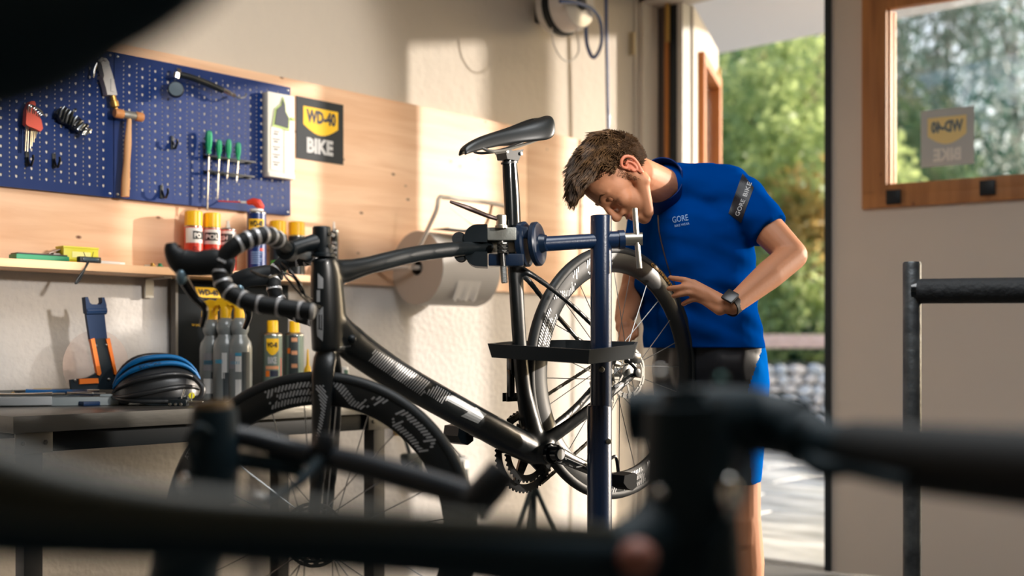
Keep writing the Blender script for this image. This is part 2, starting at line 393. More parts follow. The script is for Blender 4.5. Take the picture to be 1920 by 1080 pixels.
# inner sash, pane and sticker
def box1(nm, c, d, m, bev=0.003):
    b = MB(); b.M = M1; b.box(c, d, bev=bev); return b.build(nm, m, rl)
i0 = sOn(1648)[0]; i1 = s1-0.055; ib = zb+0.05; itp = zt-0.05
g0 = sOn(1668)[0]; g1 = sOn(1878)[0]; gb = sOn(1680, 347)[1]; gt = sOn(1680, 20)[1]
fw_ = g0-i0
g1 = i1-fw_*0.85
box1('sash_stile', ((i0+g0)/2, 0.030, (ib+itp)/2), (g0-i0, 0.045, itp-ib), brframe)
box1('sash_stile', ((g1+i1)/2, 0.030, (ib+itp)/2), (i1-g1, 0.045, itp-ib), brframe)
box1('sash_rail', ((g0+g1)/2, 0.030, (ib+gb)/2), (g1-g0, 0.045, gb-ib), brframe)
box1('sash_rail', ((g0+g1)/2, 0.030, (gt+itp)/2), (g1-g0, 0.045, itp-gt), brframe)
bead_m = mat('pale_bead', (240, 196, 160), 0.5)  # paler than the sash wood
box1('glazing_bead', (g0+0.006, -0.005, (gb+gt)/2), (0.012, 0.055, gt-gb), bead_m)
box1('glazing_bead', (g0+0.018, -0.02, (gb+gt)/2), (0.006, 0.02, gt-gb), bead_m)
box1('pane', ((g0+g1)/2, 0.0, (gb+gt)/2), (g1-g0, 0.005, gt-gb), glass, 0)
for px, py in ((1682, 372), (1857, 355)):
    s_, z_ = sOn(px, py); box1('hinge', (s_, 0.058, z_), (0.062, 0.02, 0.062), BLK, 0.004)
box1('edge_seal', (0.014, 0.0, 1.41), (0.03, 0.075, 2.78), mat('edge_seal_dark', (20, 34, 40), 0.5), 0)
stm = mat('sticker_back', (196, 204, 204), 0.6)
sx0, sz0 = sOn(1727, 315); sx1, sz1 = sOn(1827, 200)
sz1 = sOn(1727, 209)[1]; 
def stf(off): return lambda x, z: M1 @ V((x, off, z))
b = MB(); put_rect(b, sx0, sz0, sx1, sz1, stf(0.0045)); st = b.build('sticker', stm, rl, smooth=0)
W_ = sx1-sx0; H_ = sz1-sz0
b = MB(); put_poly(b, shield(sx0+W_*0.13, sz0+H_*0.38, sx0+W_*0.86, sz0+H_*0.86), stf(0.0052)); b.build('shield_print', mat('sticker_yellow', (246, 228, 160), 0.6), st)
b = MB(); put_text(b, 'WD-40', stf(0.006), sx0+W_*0.20, sz0+H_*0.60, W_*0.60, H_*0.18, 0.05, mirror=True); b.build('lettering', mat('sticker_dark', (110, 126, 134), 0.6), st)
b = MB(); put_text(b, 'BIKE', stf(0.006), sx0+W_*0.24, sz0+H_*0.10, W_*0.52, H_*0.20, 0.05, mirror=True); b.build('lettering', mat('sticker_pale', (238, 240, 234), 0.6), st)
# hinges on the jamb
brass = mat('brass', (186, 150, 84), 0.35, 0.8)
h = MB(); p = V((pxY(1183, DY-0.1), DY-0.11, 0)); z = 2.46+0.12
h.box((p.x-0.018, p.y, z), (0.03, 0.006, 0.115)); h.box((p.x+0.018, p.y, z), (0.03, 0.006, 0.115)); h.lathe([(0.006, z-0.06), (0.006, z+0.06)], Matrix.Translation((p.x, p.y-0.006, 0)), 10)
h.build('hinge', mat('pale_hinge', (212, 196, 160), 0.4, 0.4), fr)
h = MB(); x_ = pxY(1244, DY+0.02); h.lathe([(0.008, 2.60), (0.013, 2.605), (0.013, 2.86), (0.008, 2.865)], Matrix.Translation((x_, DY+0.055, 0)), 12); h.build('hinge_barrel', brass, fr)
# porch roof outside, and a post added beyond the picture to shade a strip of the wall
sof = mat('soffit_board', (250, 245, 243), 0.8)
struct(slab('porch_soffit', -9.0, 3.5, DY+0.16, 7.5, 3.215, 3.35, sof))
struct(slab('shade_post', -1.02, -0.84, 8.2, 8.38, 0.0, 3.4, brframe))
# ---------------------------------------------------------------- yard and trees
yard = thing('yard_paving', None, None, (0, 9, -0.03)); yard['kind'] = 'structure'
slate = mat('slate_paving', (204, 208, 210), 0.3, bump=0.4, bscale=14, var=0.55, vscale=2.2, stretch=(1, 2.6, 1))
grout = mat('paving_joint', (64, 82, 88), 0.8)
MB().box((-4, 10, -0.10), (22, 9.7, 0.06)).build('paving_bed', grout, yard, smooth=0)
yy = DY+0.18; r = 0
while yy < 14.4:
    dep = (0.62, 0.9, 0.75)[r % 3]; x = -11.5+(r % 2)*0.5
    while x < 3.0:
        wd_ = random.uniform(1.1, 1.8)
        px_, py_, dd = topx((x+wd_/2, yy+dep/2, 0))
        if dd > 1 and 1150 < px_ < 2300:
            MB().box((x+wd_/2, yy+dep/2, -0.045), (wd_-0.016, dep-0.02, 0.09+random.uniform(-0.004, 0.004)), bev=0.006).build('paving_slab', slate, yard)
        x += wd_
    yy += dep; r += 1
lawn = mat('lawn', (96, 122, 58), 0.9, bump=0.6, bscale=30, var=0.4, vscale=1.5)
struct(MB().box((-14, 42, -0.11), (90, 56, 0.06)).build('ground', lawn, smooth=0))
# dry stone wall with a timber rail above
SD = 15.6
swl = thing('stone_wall', 'low dry stone wall of pale rounded boulders at the far side of the yard', 'wall', W(1490, HY+CAMH/SD*FPX, SD+0.25))
stones = [mat('pale_stone', (250, 246, 240), 0.85, bump=0.6, bscale=9, var=0.25, vscale=5), mat('warm_stone', (246, 234, 222), 0.85, bump=0.6, bscale=9, var=0.3, vscale=5), mat('grey_stone', (214, 216, 214), 0.85, bump=0.6, bscale=9, var=0.3, vscale=5)]
smesh = []
for k in range(9):
    b = MB(); b.ell((0, 0, 0), 1.0, n=10, m=7)
    b.v = [tuple(V(p)*(1+0.22*noise.noise(V(p)*1.3+V((k*7, 0, 0))))) for p in b.v]
    me = b.build('stone', stones[k % 3], swl, local=True); smesh.append(me.data); bpy.data.objects.remove(me)
MB().box((0, 0, 0.42), (10.0, 0.30, 0.84), Matrix.Translation(swl.location) @ Matrix.Rotation(math.radians(42), 4, 'Z')).build('wall_core', mat('earth_fill', (58, 60, 54), 0.95), swl)
def stone(u, z, s, h, k):
    o = bpy.data.objects.new('stone', smesh[k % 9]); COL.objects.link(o); o.parent = swl
    q = RGT*u-FWD*0.17; o.location = (q.x, q.y, z); o.scale = (s, 0.10, h); o.rotation_euler = (0, random.uniform(-0.3, 0.3), math.radians(42))
z = 0.07
while z < 0.88:
    u = -1.3
    while u < 5.6:
        s = random.uniform(0.075, 0.13); h = random.uniform(0.065, 0.085)
        stone(u+s, z+random.uniform(-.015, .015), s, h, random.randrange(9))
        u += s*1.95
    z += 0.135
pinkw = wood_mat('weathered_rail', (240, 206, 190), (214, 176, 158), axis=0, knots=False)
rail = thing('timber_rail', 'pale pinkish timber rail running above the stone wall', 'rail', swl.location)
R42 = Matrix.Translation(swl.location) @ Matrix.Rotation(math.radians(42), 4, 'Z')
b = MB(); b.M = R42; b.box((0, 0.0, 1.13), (10.2, 0.08, 0.18), bev=0.01); b.build('rail_board', pinkw, rail)
for u in (-2.6, 0.85, 3.0):
    b = MB(); b.M = R42; b.box((u, 0.0, 0.96), (0.09, 0.07, 0.24), bev=0.006); b.build('rail_post', pinkw, rail)
# trees: bark skeleton, then a crown of single leaves
def leafmat(name, c, c2, tr=0.5):
    if name in MATS: return MATS[name]
    m = mat(name, c, 0.4, c2=c2, vscale=1.6); n = m.node_tree; b = n.nodes['Principled BSDF']
    t = n.nodes.new('ShaderNodeBsdfTranslucent'); t.inputs[0].default_value = (*lin([min(255, x*1.15) for x in c]), 1)
    mx = n.nodes.new('ShaderNodeMixShader'); mx.inputs[0].default_value = tr; o = n.nodes['Material Output']
    n.links.new(b.outputs[0], mx.inputs[1]); n.links.new(t.outputs[0], mx.inputs[2]); n.links.new(mx.outputs[0], o.inputs[0]); return m
bark = mat('bark', (84, 70, 58), 0.9, bump=0.8, bscale=20)
def crown(name, blobs, n, size, m, parent, rng, droop=0.0, asp=0.55):
    tot = sum(b[1][0]*b[1][1]*b[1][2] for b in blobs)**1.0; P = []; 
    for c, r in blobs:
        k = int(n*(r[0]*r[1]*r[2])/tot)
        d = rng.normal(size=(k, 3)); d /= np.linalg.norm(d, axis=1)[:, None]
        rad = rng.uniform(0.35, 1.0, (k, 1))**0.5; lump = 1+0.22*np.sin(d*5.0+np.array(c)).sum(1)[:, None]/2
        P.append(np.array(c)+d*rad*lump*np.array(r))
    P = np.concatenate(P); k = len(P)
    a = rng.normal(size=(k, 3)); a[:, 2] -= droop; a /= np.linalg.norm(a, axis=1)[:, None]
    b = rng.normal(size=(k, 3)); b -= a*(a*b).sum(1)[:, None]; b /= np.linalg.norm(b, axis=1)[:, None]
    s = size*rng.uniform(0.6, 1.4, (k, 1)); a *= s; b *= s*asp
    vs = np.stack([P-a, P+b, P+a, P-b], 1).reshape(-1, 3)
    inv = np.array(parent.location); vs = vs-inv
    me = bpy.data.meshes.new(name); me.vertices.add(4*k); me.vertices.foreach_set('co', vs.ravel())
    me.loops.add(4*k); me.loops.foreach_set('vertex_index', np.arange(4*k)); me.polygons.add(k)
    me.polygons.foreach_set('loop_start', np.arange(0, 4*k, 4)); me.polygons.foreach_set('loop_total', np.full(k, 4)); me.update()
    me.materials.append(m); o = bpy.data.objects.new(name, me); COL.objects.link(o); o.parent = parent; o['kind'] = 'stuff'; return o
rng = np.random.default_rng(5)
def tree(px, d, h, r, label, m, n=9000, size=0.09, kind='broad_tree', base=0.9, trunk=0.14, droop=0, asp=0.55):
    g = W(px, HY, d); g.z = -0.08; t = thing(kind, label, 'tree', g)
    b = MB(); top = g+V((0, 0, h*0.8)); pts = bez([g, g+V((0.1, 0.05, h*0.3)), g+V((-0.05, 0.1, h*0.6)), top], 4)
    b.tube(pts, lerpl([trunk, trunk*0.7, trunk*0.4, 0.03], len(pts)), 8); b.build('trunk', bark, t)
    br = MB(); blobs = []
    for i in range(11):
        z = base+(h-base)*(i+0.7)/11; a = i*2.4; rr = r*(0.75 if i > 1 else 0.55)*math.sin(math.pi*min(1, (i+2.2)/12.5))
        c = g+V((math.cos(a)*rr*0.62, math.sin(a)*rr*0.62, z)); br.tube([g+V((0, 0, z*0.72)), (g+V((0, 0, z*0.85)))*0.5+c*0.5, c], [0.05, 0.03, 0.012], 5)
        blobs.append((tuple(c), (rr*0.75+0.15, rr*0.75+0.15, (h-base)*0.12+0.12)))
    br.build('branches', bark, t); crown('foliage', blobs, n, size, m, t, rng, droop, asp); return t
LG = leafmat('leaf_light_green', (172, 186, 128), (128, 154, 102)); LM = leafmat('leaf_mid_green', (134, 164, 112), (92, 130, 88)); LY = leafmat('leaf_yellow_green', (212, 206, 156), (186, 182, 128))
LB = leafmat('leaf_blue_green', (60, 98, 84), (34, 64, 56)); LR = leafmat('leaf_rust', (196, 168, 112), (168, 168, 104)); LD_ = leafmat('leaf_dark', (66, 98, 76), (42, 70, 56))
tree(1470, 19.0, 6.6, 2.3, 'light green leafy tree filling the doorway between the man and the closed leaf', LG, 12000, 0.085)
tree(1375, 21.5, 7.4, 2.4, 'mid green tree at the left of the doorway, beside the open leaf', LM, 12000, 0.085)
tree(1525, 17.8, 3.9, 0.9, 'small tree with rusty yellow leaves close to the dark door edge', LR, 2200, 0.075, base=2.2, trunk=0.06)
tree(1430, 25.5, 9.5, 3.0, 'tall yellow green tree rising behind the doorway trees', LY, 9000, 0.11)
tree(1545, 28.0, 10.0, 3.4, 'dark green tree farthest back in the doorway', LD_, 12000, 0.12)
tree(1330, 28.0, 10.5, 3.4, 'dark tree glimpsed through the open leaf window', LD_, 9000, 0.12)
tree(1775, 25.0, 12.5, 2.6, 'blue green conifer seen through the middle of the window', LB, 8000, 0.11, kind='conifer_tree', droop=0.8, asp=0.3)
tree(1900, 23.0, 12.0, 2.4, 'blue green conifer at the right side of the window', LB, 7000, 0.11, kind='conifer_tree', droop=0.8, asp=0.3)
tree(1690, 29.0, 9.0, 2.1, 'mid green tree at the left side of the window pane', LD_, 5000, 0.13)
tree(1830, 30.0, 5.6, 2.6, 'low light green tree near the foot of the window pane', LG, 8000, 0.10)
def shrub(px, d, h, r, label, m, n=2600, size=0.06):
    g = W(px, HY, d); g.z = -0.08; t = thing('shrub', label, 'shrub', g)
    b = MB()
    for i in range(6): a = i*1.05; b.tube([g, g+V((math.cos(a)*r*0.3, math.sin(a)*r*0.3, h*0.5)), g+V((math.cos(a)*r*0.6, math.sin(a)*r*0.6, h*0.85))], [0.02, 0.014, 0.006], 5)
    b.build('stems', bark, t)
    crown('foliage', [(tuple(g+V((0, 0, h*0.5))), (r, r, h*0.52)), (tuple(g+V((r*0.4, 0, h*0.62))), (r*0.6, r*0.6, h*0.4))], n, size, m, t, rng)
shrub(1500, 17.6, 1.75, 0.75, 'blue green shrub behind the timber rail, at the right of the doorway', LB)
shrub(1440, 17.6, 2.3, 0.8, 'light green shrub behind the timber rail, next to the man', LG)
shrub(1545, 17.4, 2.1, 0.7, 'light green shrub behind the rail, half hidden by the dark door edge', LG)
shrub(1465, 18.2, 3.0, 1.1, 'pale leaved bush behind the shrubs at the rail', leafmat('leaf_pale', (232, 238, 200), (190, 210, 150)), 2600)
# ---------------------------------------------------------------- perforated tool boards on the spruce band
pegm = mat('pegboard_blue', (0, 42, 104), 0.45, bump=0.05, bscale=60, spec=0.25)
PX = WX+0.046                                             # front face of the boards
def Yw(px, off=0.046): return onwall(px, 600, off).y
zb_, zt_ = onwall(540, 404, 0.046).z, onwall(544, 164, 0.046).z
ye = [Yw(213)-2*(Yw(545)-Yw(213)), Yw(213)-(Yw(545)-Yw(213)), Yw(213), Yw(545)]
ye = [Yw(213)-(Yw(545)-Yw(213)), Yw(213), Yw(545)]
def holes(mb, y0, y1, z0, z1, x, hs):                     # a flat sheet between y0..y1, z0..z1 with rectangular holes
    ys = sorted(hs); 
cw = 0.0475; cz = 0.0286
def pegboard(y0, y1, label):
    t = thing('tool_pegboard', label, 'pegboard', (WX+0.028, (y0+y1)/2, zb_), group=None)
    y0 += 0.0015; y1 -= 0.0015; x = PX; b = MB()
    n = int((y1-y0-0.02)/cw); my = ((y1-y0)-n*cw)/2; m = int((zt_-zb_-0.02)/cz); mz = ((zt_-zb_)-m*cz)/2
    def q(a, c, d, e): b.add([(x, a, d), (x, c, d), (x, c, e), (x, a, e)], [(0, 1, 2, 3)])
    q(y0, y0+my, zb_, zt_); q(y1-my, y1, zb_, zt_); q(y0+my, y1-my, zb_, zb_+mz); q(y0+my, y1-my, zt_-mz, zt_)
    for i in range(n):
        a = y0+my+i*cw
        hc = a+cw*0.72; k = a+cw*0.28                      # keyhole column and slot column
        q(a, k-0.0022, zb_+mz, zt_-mz); q(k+0.0022, hc-0.004, zb_+mz, zt_-mz); q(hc+0.004, a+cw, zb_+mz, zt_-mz)
        for j in range(m):
            c = zb_+mz+j*cz
            q(hc-0.004, hc+0.004, c, c+0.008); q(hc-0.004, hc+0.004, c+0.0175, c+cz)
            b.add([(x, hc+0.004, c+0.008), (x, hc+0.004, c+0.0125), (x, hc+0.0015, c+0.008)], [(0, 1, 2)])
            b.add([(x, hc-0.004, c+0.008), (x, hc-0.004, c+0.0125), (x, hc-0.0015, c+0.008)], [(0, 1, 2)])
            for s in range(2):
                d = c+s*cz/2; q(k-0.0022, k+0.0022, d, d+0.0085)
    sh = b.build('perforated_sheet', pegm, t, smooth=0)
    md = sh.modifiers.new('thickness', 'SOLIDIFY'); md.thickness = 0.0012; md.offset = 0
    k_ = MB(); k_.box((x-0.0045, (y0+y1)/2, (zb_+zt_)/2), (0.002, y1-y0-0.006, zt_-zb_-0.006)); k_.build('lit_hole_sheet', mat('lit_hole_cream', (250, 240, 224), 0.5), t, smooth=0)  # added pale sheet: its colour stands in for light in the holes
    e = MB()
    for c, d in (((x-0.009, (y0+y1)/2, zb_+0.001), (0.018, y1-y0, 0.002)), ((x-0.009, (y0+y1)/2, zt_-0.001), (0.018, y1-y0, 0.002)), ((x-0.009, y0+0.001, (zb_+zt_)/2), (0.018, 0.002, zt_-zb_)), ((x-0.009, y1-0.001, (zb_+zt_)/2), (0.018, 0.002, zt_-zb_))): e.box(c, d)
    e.build('folded_edge', pegm, t, smooth=0)
    for yy_ in (y0+0.012, y1-0.012):
        for zz_ in (zb_+0.012, zt_-0.012):
            s = MB(); s.lathe([(0.001, 0.0035), (0.004, 0.002), (0.005, 0.0)], zframe((x, yy_, zz_), (1, 0, 0), (0, 1, 0)), 10); s.build('screw', STEEL, t)
    return t
pegboard(ye[0], ye[1], 'left blue perforated steel tool board, behind the red key holder')
pegboard(ye[1], ye[2], 'right blue perforated steel tool board, behind the hammer and screwdrivers')
def onpeg(px, py, off=0.0): return onwall(px, py, 0.046+off)
TX = V((0, 1, 0)); TZ = V((0, 0, 1)); TN = V((1, 0, 0))   # along the wall, up, out of the wall
def wp(c, a, z, n=0.0): return V(c)+TX*a+TZ*z+TN*n         # local point on the wall
def hook(px, py, label, L=0.03):
    c = onpeg(px, py); t = thing('pegboard_hook', label, 'hook', c, group=None)
    b = MB(); b.box(wp(c, 0, 0.006, 0.003), (0.005, 0.012, 0.045), bev=0.002); b.build('backplate', BLK, t)
    b = MB(); b.tube([wp(c, 0, 0.01, 0.004), wp(c, 0, -0.004, 0.012), wp(c, 0, -0.016, L*0.6), wp(c, 0, -0.016, L), wp(c, 0, 0.0, L+0.012), wp(c, 0, 0.014, L+0.012)], 0.004, 8); b.build('prong', BLKG, t)
    return t
hook(50, 302, 'black hook below the red key holder')
hook(100, 305, 'black hook lower left on the board, under the black keys')
hook(302, 363, 'black hook at the foot of the board, to the right of the hammer')
hook(322, 271, 'thin empty black peg hook between hammer and screwdrivers', 0.022)
# red holder of hex keys
c = onpeg(51, 214, 0.012); t = thing('hex_key_set', 'red plastic holder of long chrome hex keys on the left board', 'tool', c)
REDP = mat('red_plastic', (222, 84, 62), 0.5)
b = MB(); M = frame(wp(c, 0, 0, 0.012), TX, TZ); s = 0.00128
b.prism([(x*s, y*s) for x, y in [(-8, 22), (-4, 28), (6, 29), (8, 22), (6, 14), (10, 4), (22, -14), (26, -34), (20, -42), (10, -38), (-12, -32), (-16, -28), (-14, 6)]], 0.022, M)
b.build('holder', REDP, t)
for i, (x, L, r, top) in enumerate([(-11, 62, 2.6, 8), (-6, 62, 2.4, 6), (1, 54, 2.2, 3), (5, 48, 1.9, 0), (10, 38, 1.7, -5), (14, 28, 1.4, -8), (18, 18, 1.2, -11)]):
    b = MB(); q = lambda a, z, n=0.028: wp(c, a*s, z*s, n)
    b.tube([q(x-3, -30-L, 0.022), q(x-1, -28, 0.026), q(x, top+4, 0.034), q(x+3, top+9, 0.036), q(x+8, top+10, 0.036), q(x+24-i*1.5, top+4, 0.036)], r*s*0.9, 6); b.build('hex_key', CHROME, t)
# black keys / multitool bundle
c = onpeg(126, 224, 0.012); t = thing('folding_tool_set', 'bundle of black folding keys and bits hanging on the left board', 'tool', c)
rr = random.Random(4)
b = MB(); b.prism([(-.045, .012), (-.03, .03), (-.005, .028), (.012, .008), (.045, -.006), (.052, -.03), (.03, -.042), (0, -.02), (-.03, -.012)], 0.02, frame(wp(c, 0, 0, 0), TX, TZ)); b.build('clip_body', BLK, t)
for i in range(9):
    a = -0.04+i*0.0105; z = 0.02-i*0.006; b = MB()
    if i < 5: b.tube([wp(c, a, z-0.022, 0.028), wp(c, a+0.004, z, 0.034), wp(c, a+0.012, z+0.012+0.012*(i == 3), 0.034), wp(c, a+0.022, z+0.008+0.02*(i == 3), 0.03)], 0.0036, 7)
    else: b.box((0, 0, 0), (0.012, 0.034, 0.012), frame(wp(c, a+0.006, z-0.008+0.006*(i % 2), 0.03), (0, 0.7, -0.7), (0, 0.7, 0.7)), 0.003)
    b.build('key', BLKG if i % 2 else mat('dark_chrome', (120, 124, 128), 0.25, 1.0), t)
b = MB(); b.box((0, 0, 0), (0.008, 0.03, 0.008), frame(wp(c, 0.05, -0.028, 0.032), (0, 0.8, 0.6), (0, -0.6, 0.8)), 0.002); b.box((0, 0, 0), (0.006, 0.02, 0.008), frame(wp(c, 0.038, -0.04, 0.032), (0, 0.8, -0.6), (0, 0.6, 0.8)), 0.002); b.build('key', CHROME, t)
# air blow gun
c = onpeg(190, 152, 0.0); t = thing('blow_gun', 'silver air blow gun hanging near the top of the boards', 'tool', c)
gun = mat('gun_grey', (196, 194, 192), 0.4)
M = frame(wp(c, 0, 0, 0.012), TX, TZ); s = 0.00205
b = MB(); b.prism([(x*s, y*s) for x, y in [(-12, 26), (-3, 28), (3, 24), (9, 8), (14, -10), (17, -22), (0, -24), (-3, -12), (-8, 2), (-12, 4), (-7, 0), (-6, 6), (-9, 18)]], 0.026, M); b.box((8*s, -8*s, 0.027), (6*s, 20*s, 0.004), M, 0.002); b.build('body', gun, t)
b = MB(); b.tube([wp(c, -12*s, 26*s, .025), wp(c, -6*s, 33*s, .025), wp(c, 0, 32*s, .025), wp(c, 4*s, 26*s, .025)], 0.006, 8); b.build('hanging_loop', gun, t)
b = MB(); b.tube([wp(c, -16*s, 24*s, .03), wp(c, -20*s, 14*s, .03), wp(c, -22*s, 0, .03)], [.005, .005, .004], 8); b.build('trigger_lever', CHROME, t)
b = MB(); b.lathe([(0.004, 0), (0.010, 0.002), (0.010, 0.018), (0.014, 0.02), (0.014, 0.036), (0.007, 0.04), (0.006, 0.062), (0.003, 0.07)], zframe(wp(c, 12*s, -22*s, .025), TX*0.28-TZ), 12); b.build('hose_coupling', mat('brass', (186, 150, 84), 0.35, 0.8), t)
# hammer
c = onpeg(236, 218, 0.03); t = thing('hammer', 'plastic faced hammer with a light wooden handle hanging on the board', 'hammer', c)
b = MB(); Mh = zframe(wp(c, -0.048, 0.002, 0.014), TX, TZ)
for nm, z0, z1, r, m in (('hammer_face', 0, 0.030, 0.0150, mat('hammer_face', (206, 140, 84), 0.5)), ('hammer_head', 0.030, 0.074, 0.0135, mat('cast_steel', (150, 150, 146), 0.45, 0.6, bump=0.2)), ('hammer_face', 0.074, 0.100, 0.0155, mat('hammer_face', (206, 140, 84), 0.5))):
    b = MB(); b.lathe([(r*0.86, z0), (r, z0+0.004), (r, z1-0.004), (r*0.86, z1)], Mh, 20); b.build(nm, m, t)
hw = wood_mat('hammer_handle', (226, 178, 128), (206, 150, 98), axis=2, knots=False)
hp = [wp(c, 0.004, -0.010, 0.014), wp(c, 0.001, -0.05, 0.014), wp(c, -0.002, -0.12, 0.012), wp(c, -0.006, -0.20, 0.01), wp(c, -0.008, -0.262, 0.01)]
hp = bez(hp, 5); b = MB(); b.tube(hp, lerpl([0.007, 0.009, 0.012, 0.011, 0.014, 0.013], len(hp)), 14, up=TX, rb=lerpl([0.008, 0.008, 0.011, 0.012, 0.014, 0.013], len(hp))); b.build('handle', hw, t)
# gauge on a hose (tyre inflator)
c = onpeg(325, 168, 0.03); t = thing('tyre_inflator', 'black tyre inflator with grey round gauge and hose on the board', 'gauge', c)
gz = zframe(wp(c, 0.002, -0.006, 0.01), TN*0.8-TX*0.45)
b = MB(); b.lathe([(0.014, 0), (0.024, 0.003), (0.026, 0.012), (0.026, 0.030), (0.023, 0.034)], gz, 28); b.build('gauge_body', BLK, t)
b = MB(); b.lathe([(0.0228, 0.0345), (0.001, 0.0352)], gz, 28); b.build('gauge_face', mat('gauge_glass', (96, 112, 124), 0.2), t)
b = MB(); b.tube([wp(c, -0.004, 0.034, 0.02), wp(c, 0, 0.052, 0.02)], 0.012, 10); b.tube([wp(c, -0.005, 0.058, 0.022), wp(c, 0.01, 0.058, 0.022)], 0.011, 10); b.build('valve_block', CHROME, t)
hs_ = bez([wp(c, 0.005, 0.05, 0.02), wp(c, 0.06, 0.045, 0.025), wp(c, 0.13, 0.035, 0.02), wp(c, 0.18, 0.024, 0.02)], 6)
b = MB(); b.tube(hs_, 0.011, 10); b.build('hose', BLK, t)
b = MB(); b.lathe([(0.006, 0), (0.009, 0.004), (0.009, 0.03), (0.006, 0.034), (0.008, 0.036), (0.008, 0.05), (0.004, 0.054)], zframe(wp(c, 0.18, 0.024, 0.022), TX-TZ*0.25), 12); b.build('chuck', CHROME, t)
b = MB(); b.tube(bez([wp(c, 0.225, 0.012, .02), wp(c, 0.26, 0.01, .018), wp(c, 0.29, 0.03, .006)], 4), 0.003, 6); b.build('hook_wire', BLK, t)
# screwdrivers in their rack
c = onpeg(425, 305, 0.0); t = thing('screwdriver_rack', 'two black bars of a rack that holds the green screwdrivers', 'rack', c)
for z, L in ((onpeg(425, 300).z, 0.20), (onpeg(425, 328).z, 0.19)):
    b = MB(); b.box((c.x+0.03, c.y, z), (0.008, L, 0.007), bev=0.002)
    for a in (-L/2+0.01, L/2-0.01): b.box((c.x+0.015, c.y+a, z), (0.03, 0.006, 0.006))
    b.build('rack_bar', BLK, t)
    b = MB(); b.box((c.x+0.003, c.y, z), (0.004, L*0.98, 0.012), bev=0.001); b.build('rack_backplate', BLK, t)
grn = mat('green_handle', (20, 158, 104), 0.3, coat=0.3)
for px, yt, ym, yb__, lb, r in ((391, 245, 288, 396, 'leftmost and longest green screwdriver in the rack', 0.0115), (410, 262, 297, 376, 'second green screwdriver from the left, with a long blade', 0.0095), (428, 261, 297, 338, 'third green screwdriver from the left, with a short blade', 0.0095), (446, 267, 300, 344, 'rightmost green screwdriver in the rack', 0.0095)):
    p = onpeg(px, ym, 0.03); zt0 = onpeg(px, yt, 0.03).z; z0 = p.z; zlow = onpeg(px, yb__, 0.03).z
    t = thing('screwdriver', lb, 'screwdriver', p, group='green screwdrivers in the rack')
    h = zt0-z0; b = MB(); Ms = zframe(p, TZ+TX*0.02)
    b.lathe([(0.003, -0.004), (r*0.75, 0.0), (r*0.62, h*0.16), (r*0.95, h*0.35), (r*1.05, h*0.7), (r*0.9, h*0.93), (r*0.4, h)], Ms, 6); b.build('handle', grn, t, smooth=20)
    b = MB(); b.tube([p, V((p.x, p.y-0.006, zlow+0.01)), V((p.x, p.y-0.0065, zlow))], [0.0034, 0.0034, 0.0018], 8); b.build('blade', CHROME, t)
# white dispenser on the board edge
c = onpeg(522, 250, 0.0); t = thing('plastic_dispenser', 'tall off white plastic case with a bottle shaped opening, at the right board edge', 'dispenser', c)
q0 = onpeg(491, 330).y; q1 = onpeg(551, 330, 0.03).y; zt1 = onpeg(497, 170, 0.03).z; zb1 = onpeg(490, 330, 0.03).z; yc = (q0+q1)/2; w_ = (q1-q0)
cream = mat('cream_plastic', (222, 220, 208), 0.45)
lc = V((c.x, yc, (zt1+zb1)/2)); hh = (zt1-zb1)
def ds(y, z, n=0.0): return (lc.x+0.001+n, lc.y+y*w_, lc.z+z*hh)
b = MB(); b.box((lc.x+0.018, lc.y, lc.z), (0.034, w_, hh), bev=0.006); b.build('case', cream, t)
b = MB(); b.box(ds(-.06+.06, -0.5+.03, 0.036), (0.004, w_*.96, hh*.05), bev=.0015); b.build('bottom_ledge', cream, t)
open_ = [(-.28, .12), (.22, .10), (.24, .22), (.12, .29), (.10, .37), (.04, .43), (-.02, .36), (-.20, .30)]
b = MB(); b.prism([(lc.y+y*w_*1.25+.0, lc.z+(z-.26)*hh*1.18+.26*hh) for y, z in open_], 0.005, Matrix(((0, 0, 1, lc.x+0.034), (1, 0, 0, 0), (0, 1, 0, 0), (0, 0, 0, 1)))); b.build('opening_rim', mat('lime_plastic', (176, 200, 120), 0.5), t)
b = MB(); b.prism([(lc.y+y*w_, lc.z+z*hh) for y, z in open_], 0.007, Matrix(((0, 0, 1, lc.x+0.034), (1, 0, 0, 0), (0, 1, 0, 0), (0, 0, 0, 1)))); b.build('opening', mat('deep_navy', (16, 34, 58), 0.5), t)
b = MB(); b.box(ds(.40, .22, .036), (.004, w_*.14, .012), bev=.001); b.build('lime_tab', mat('lime_plastic', (176, 200, 120), 0.5), t)
b = MB(); b.box(ds(-.20, -.16, .0355), (.0015, w_*.38, hh*.50)); b.build('instruction_label', mat('label_white', (232, 230, 224), 0.6), t, smooth=0)
b = MB()
for i in range(5):
    z = .04-i*.09; b.box(ds(-.20, z, .0368), (.0006, w_*(.28 if i else .2), hh*.014)); b.box(ds(-.22, z-.03, .0368), (.0006, w_*.16, hh*.02))
b.build('printed_lines', mat('print_grey', (120, 122, 124), 0.6), t, smooth=0)
b = MB(); b.box(ds(.1, 0, .0355), (.001, .0015, hh*.9)); b.build('seam', mat('seam_grey', (170, 168, 160), 0.6), t, smooth=0)
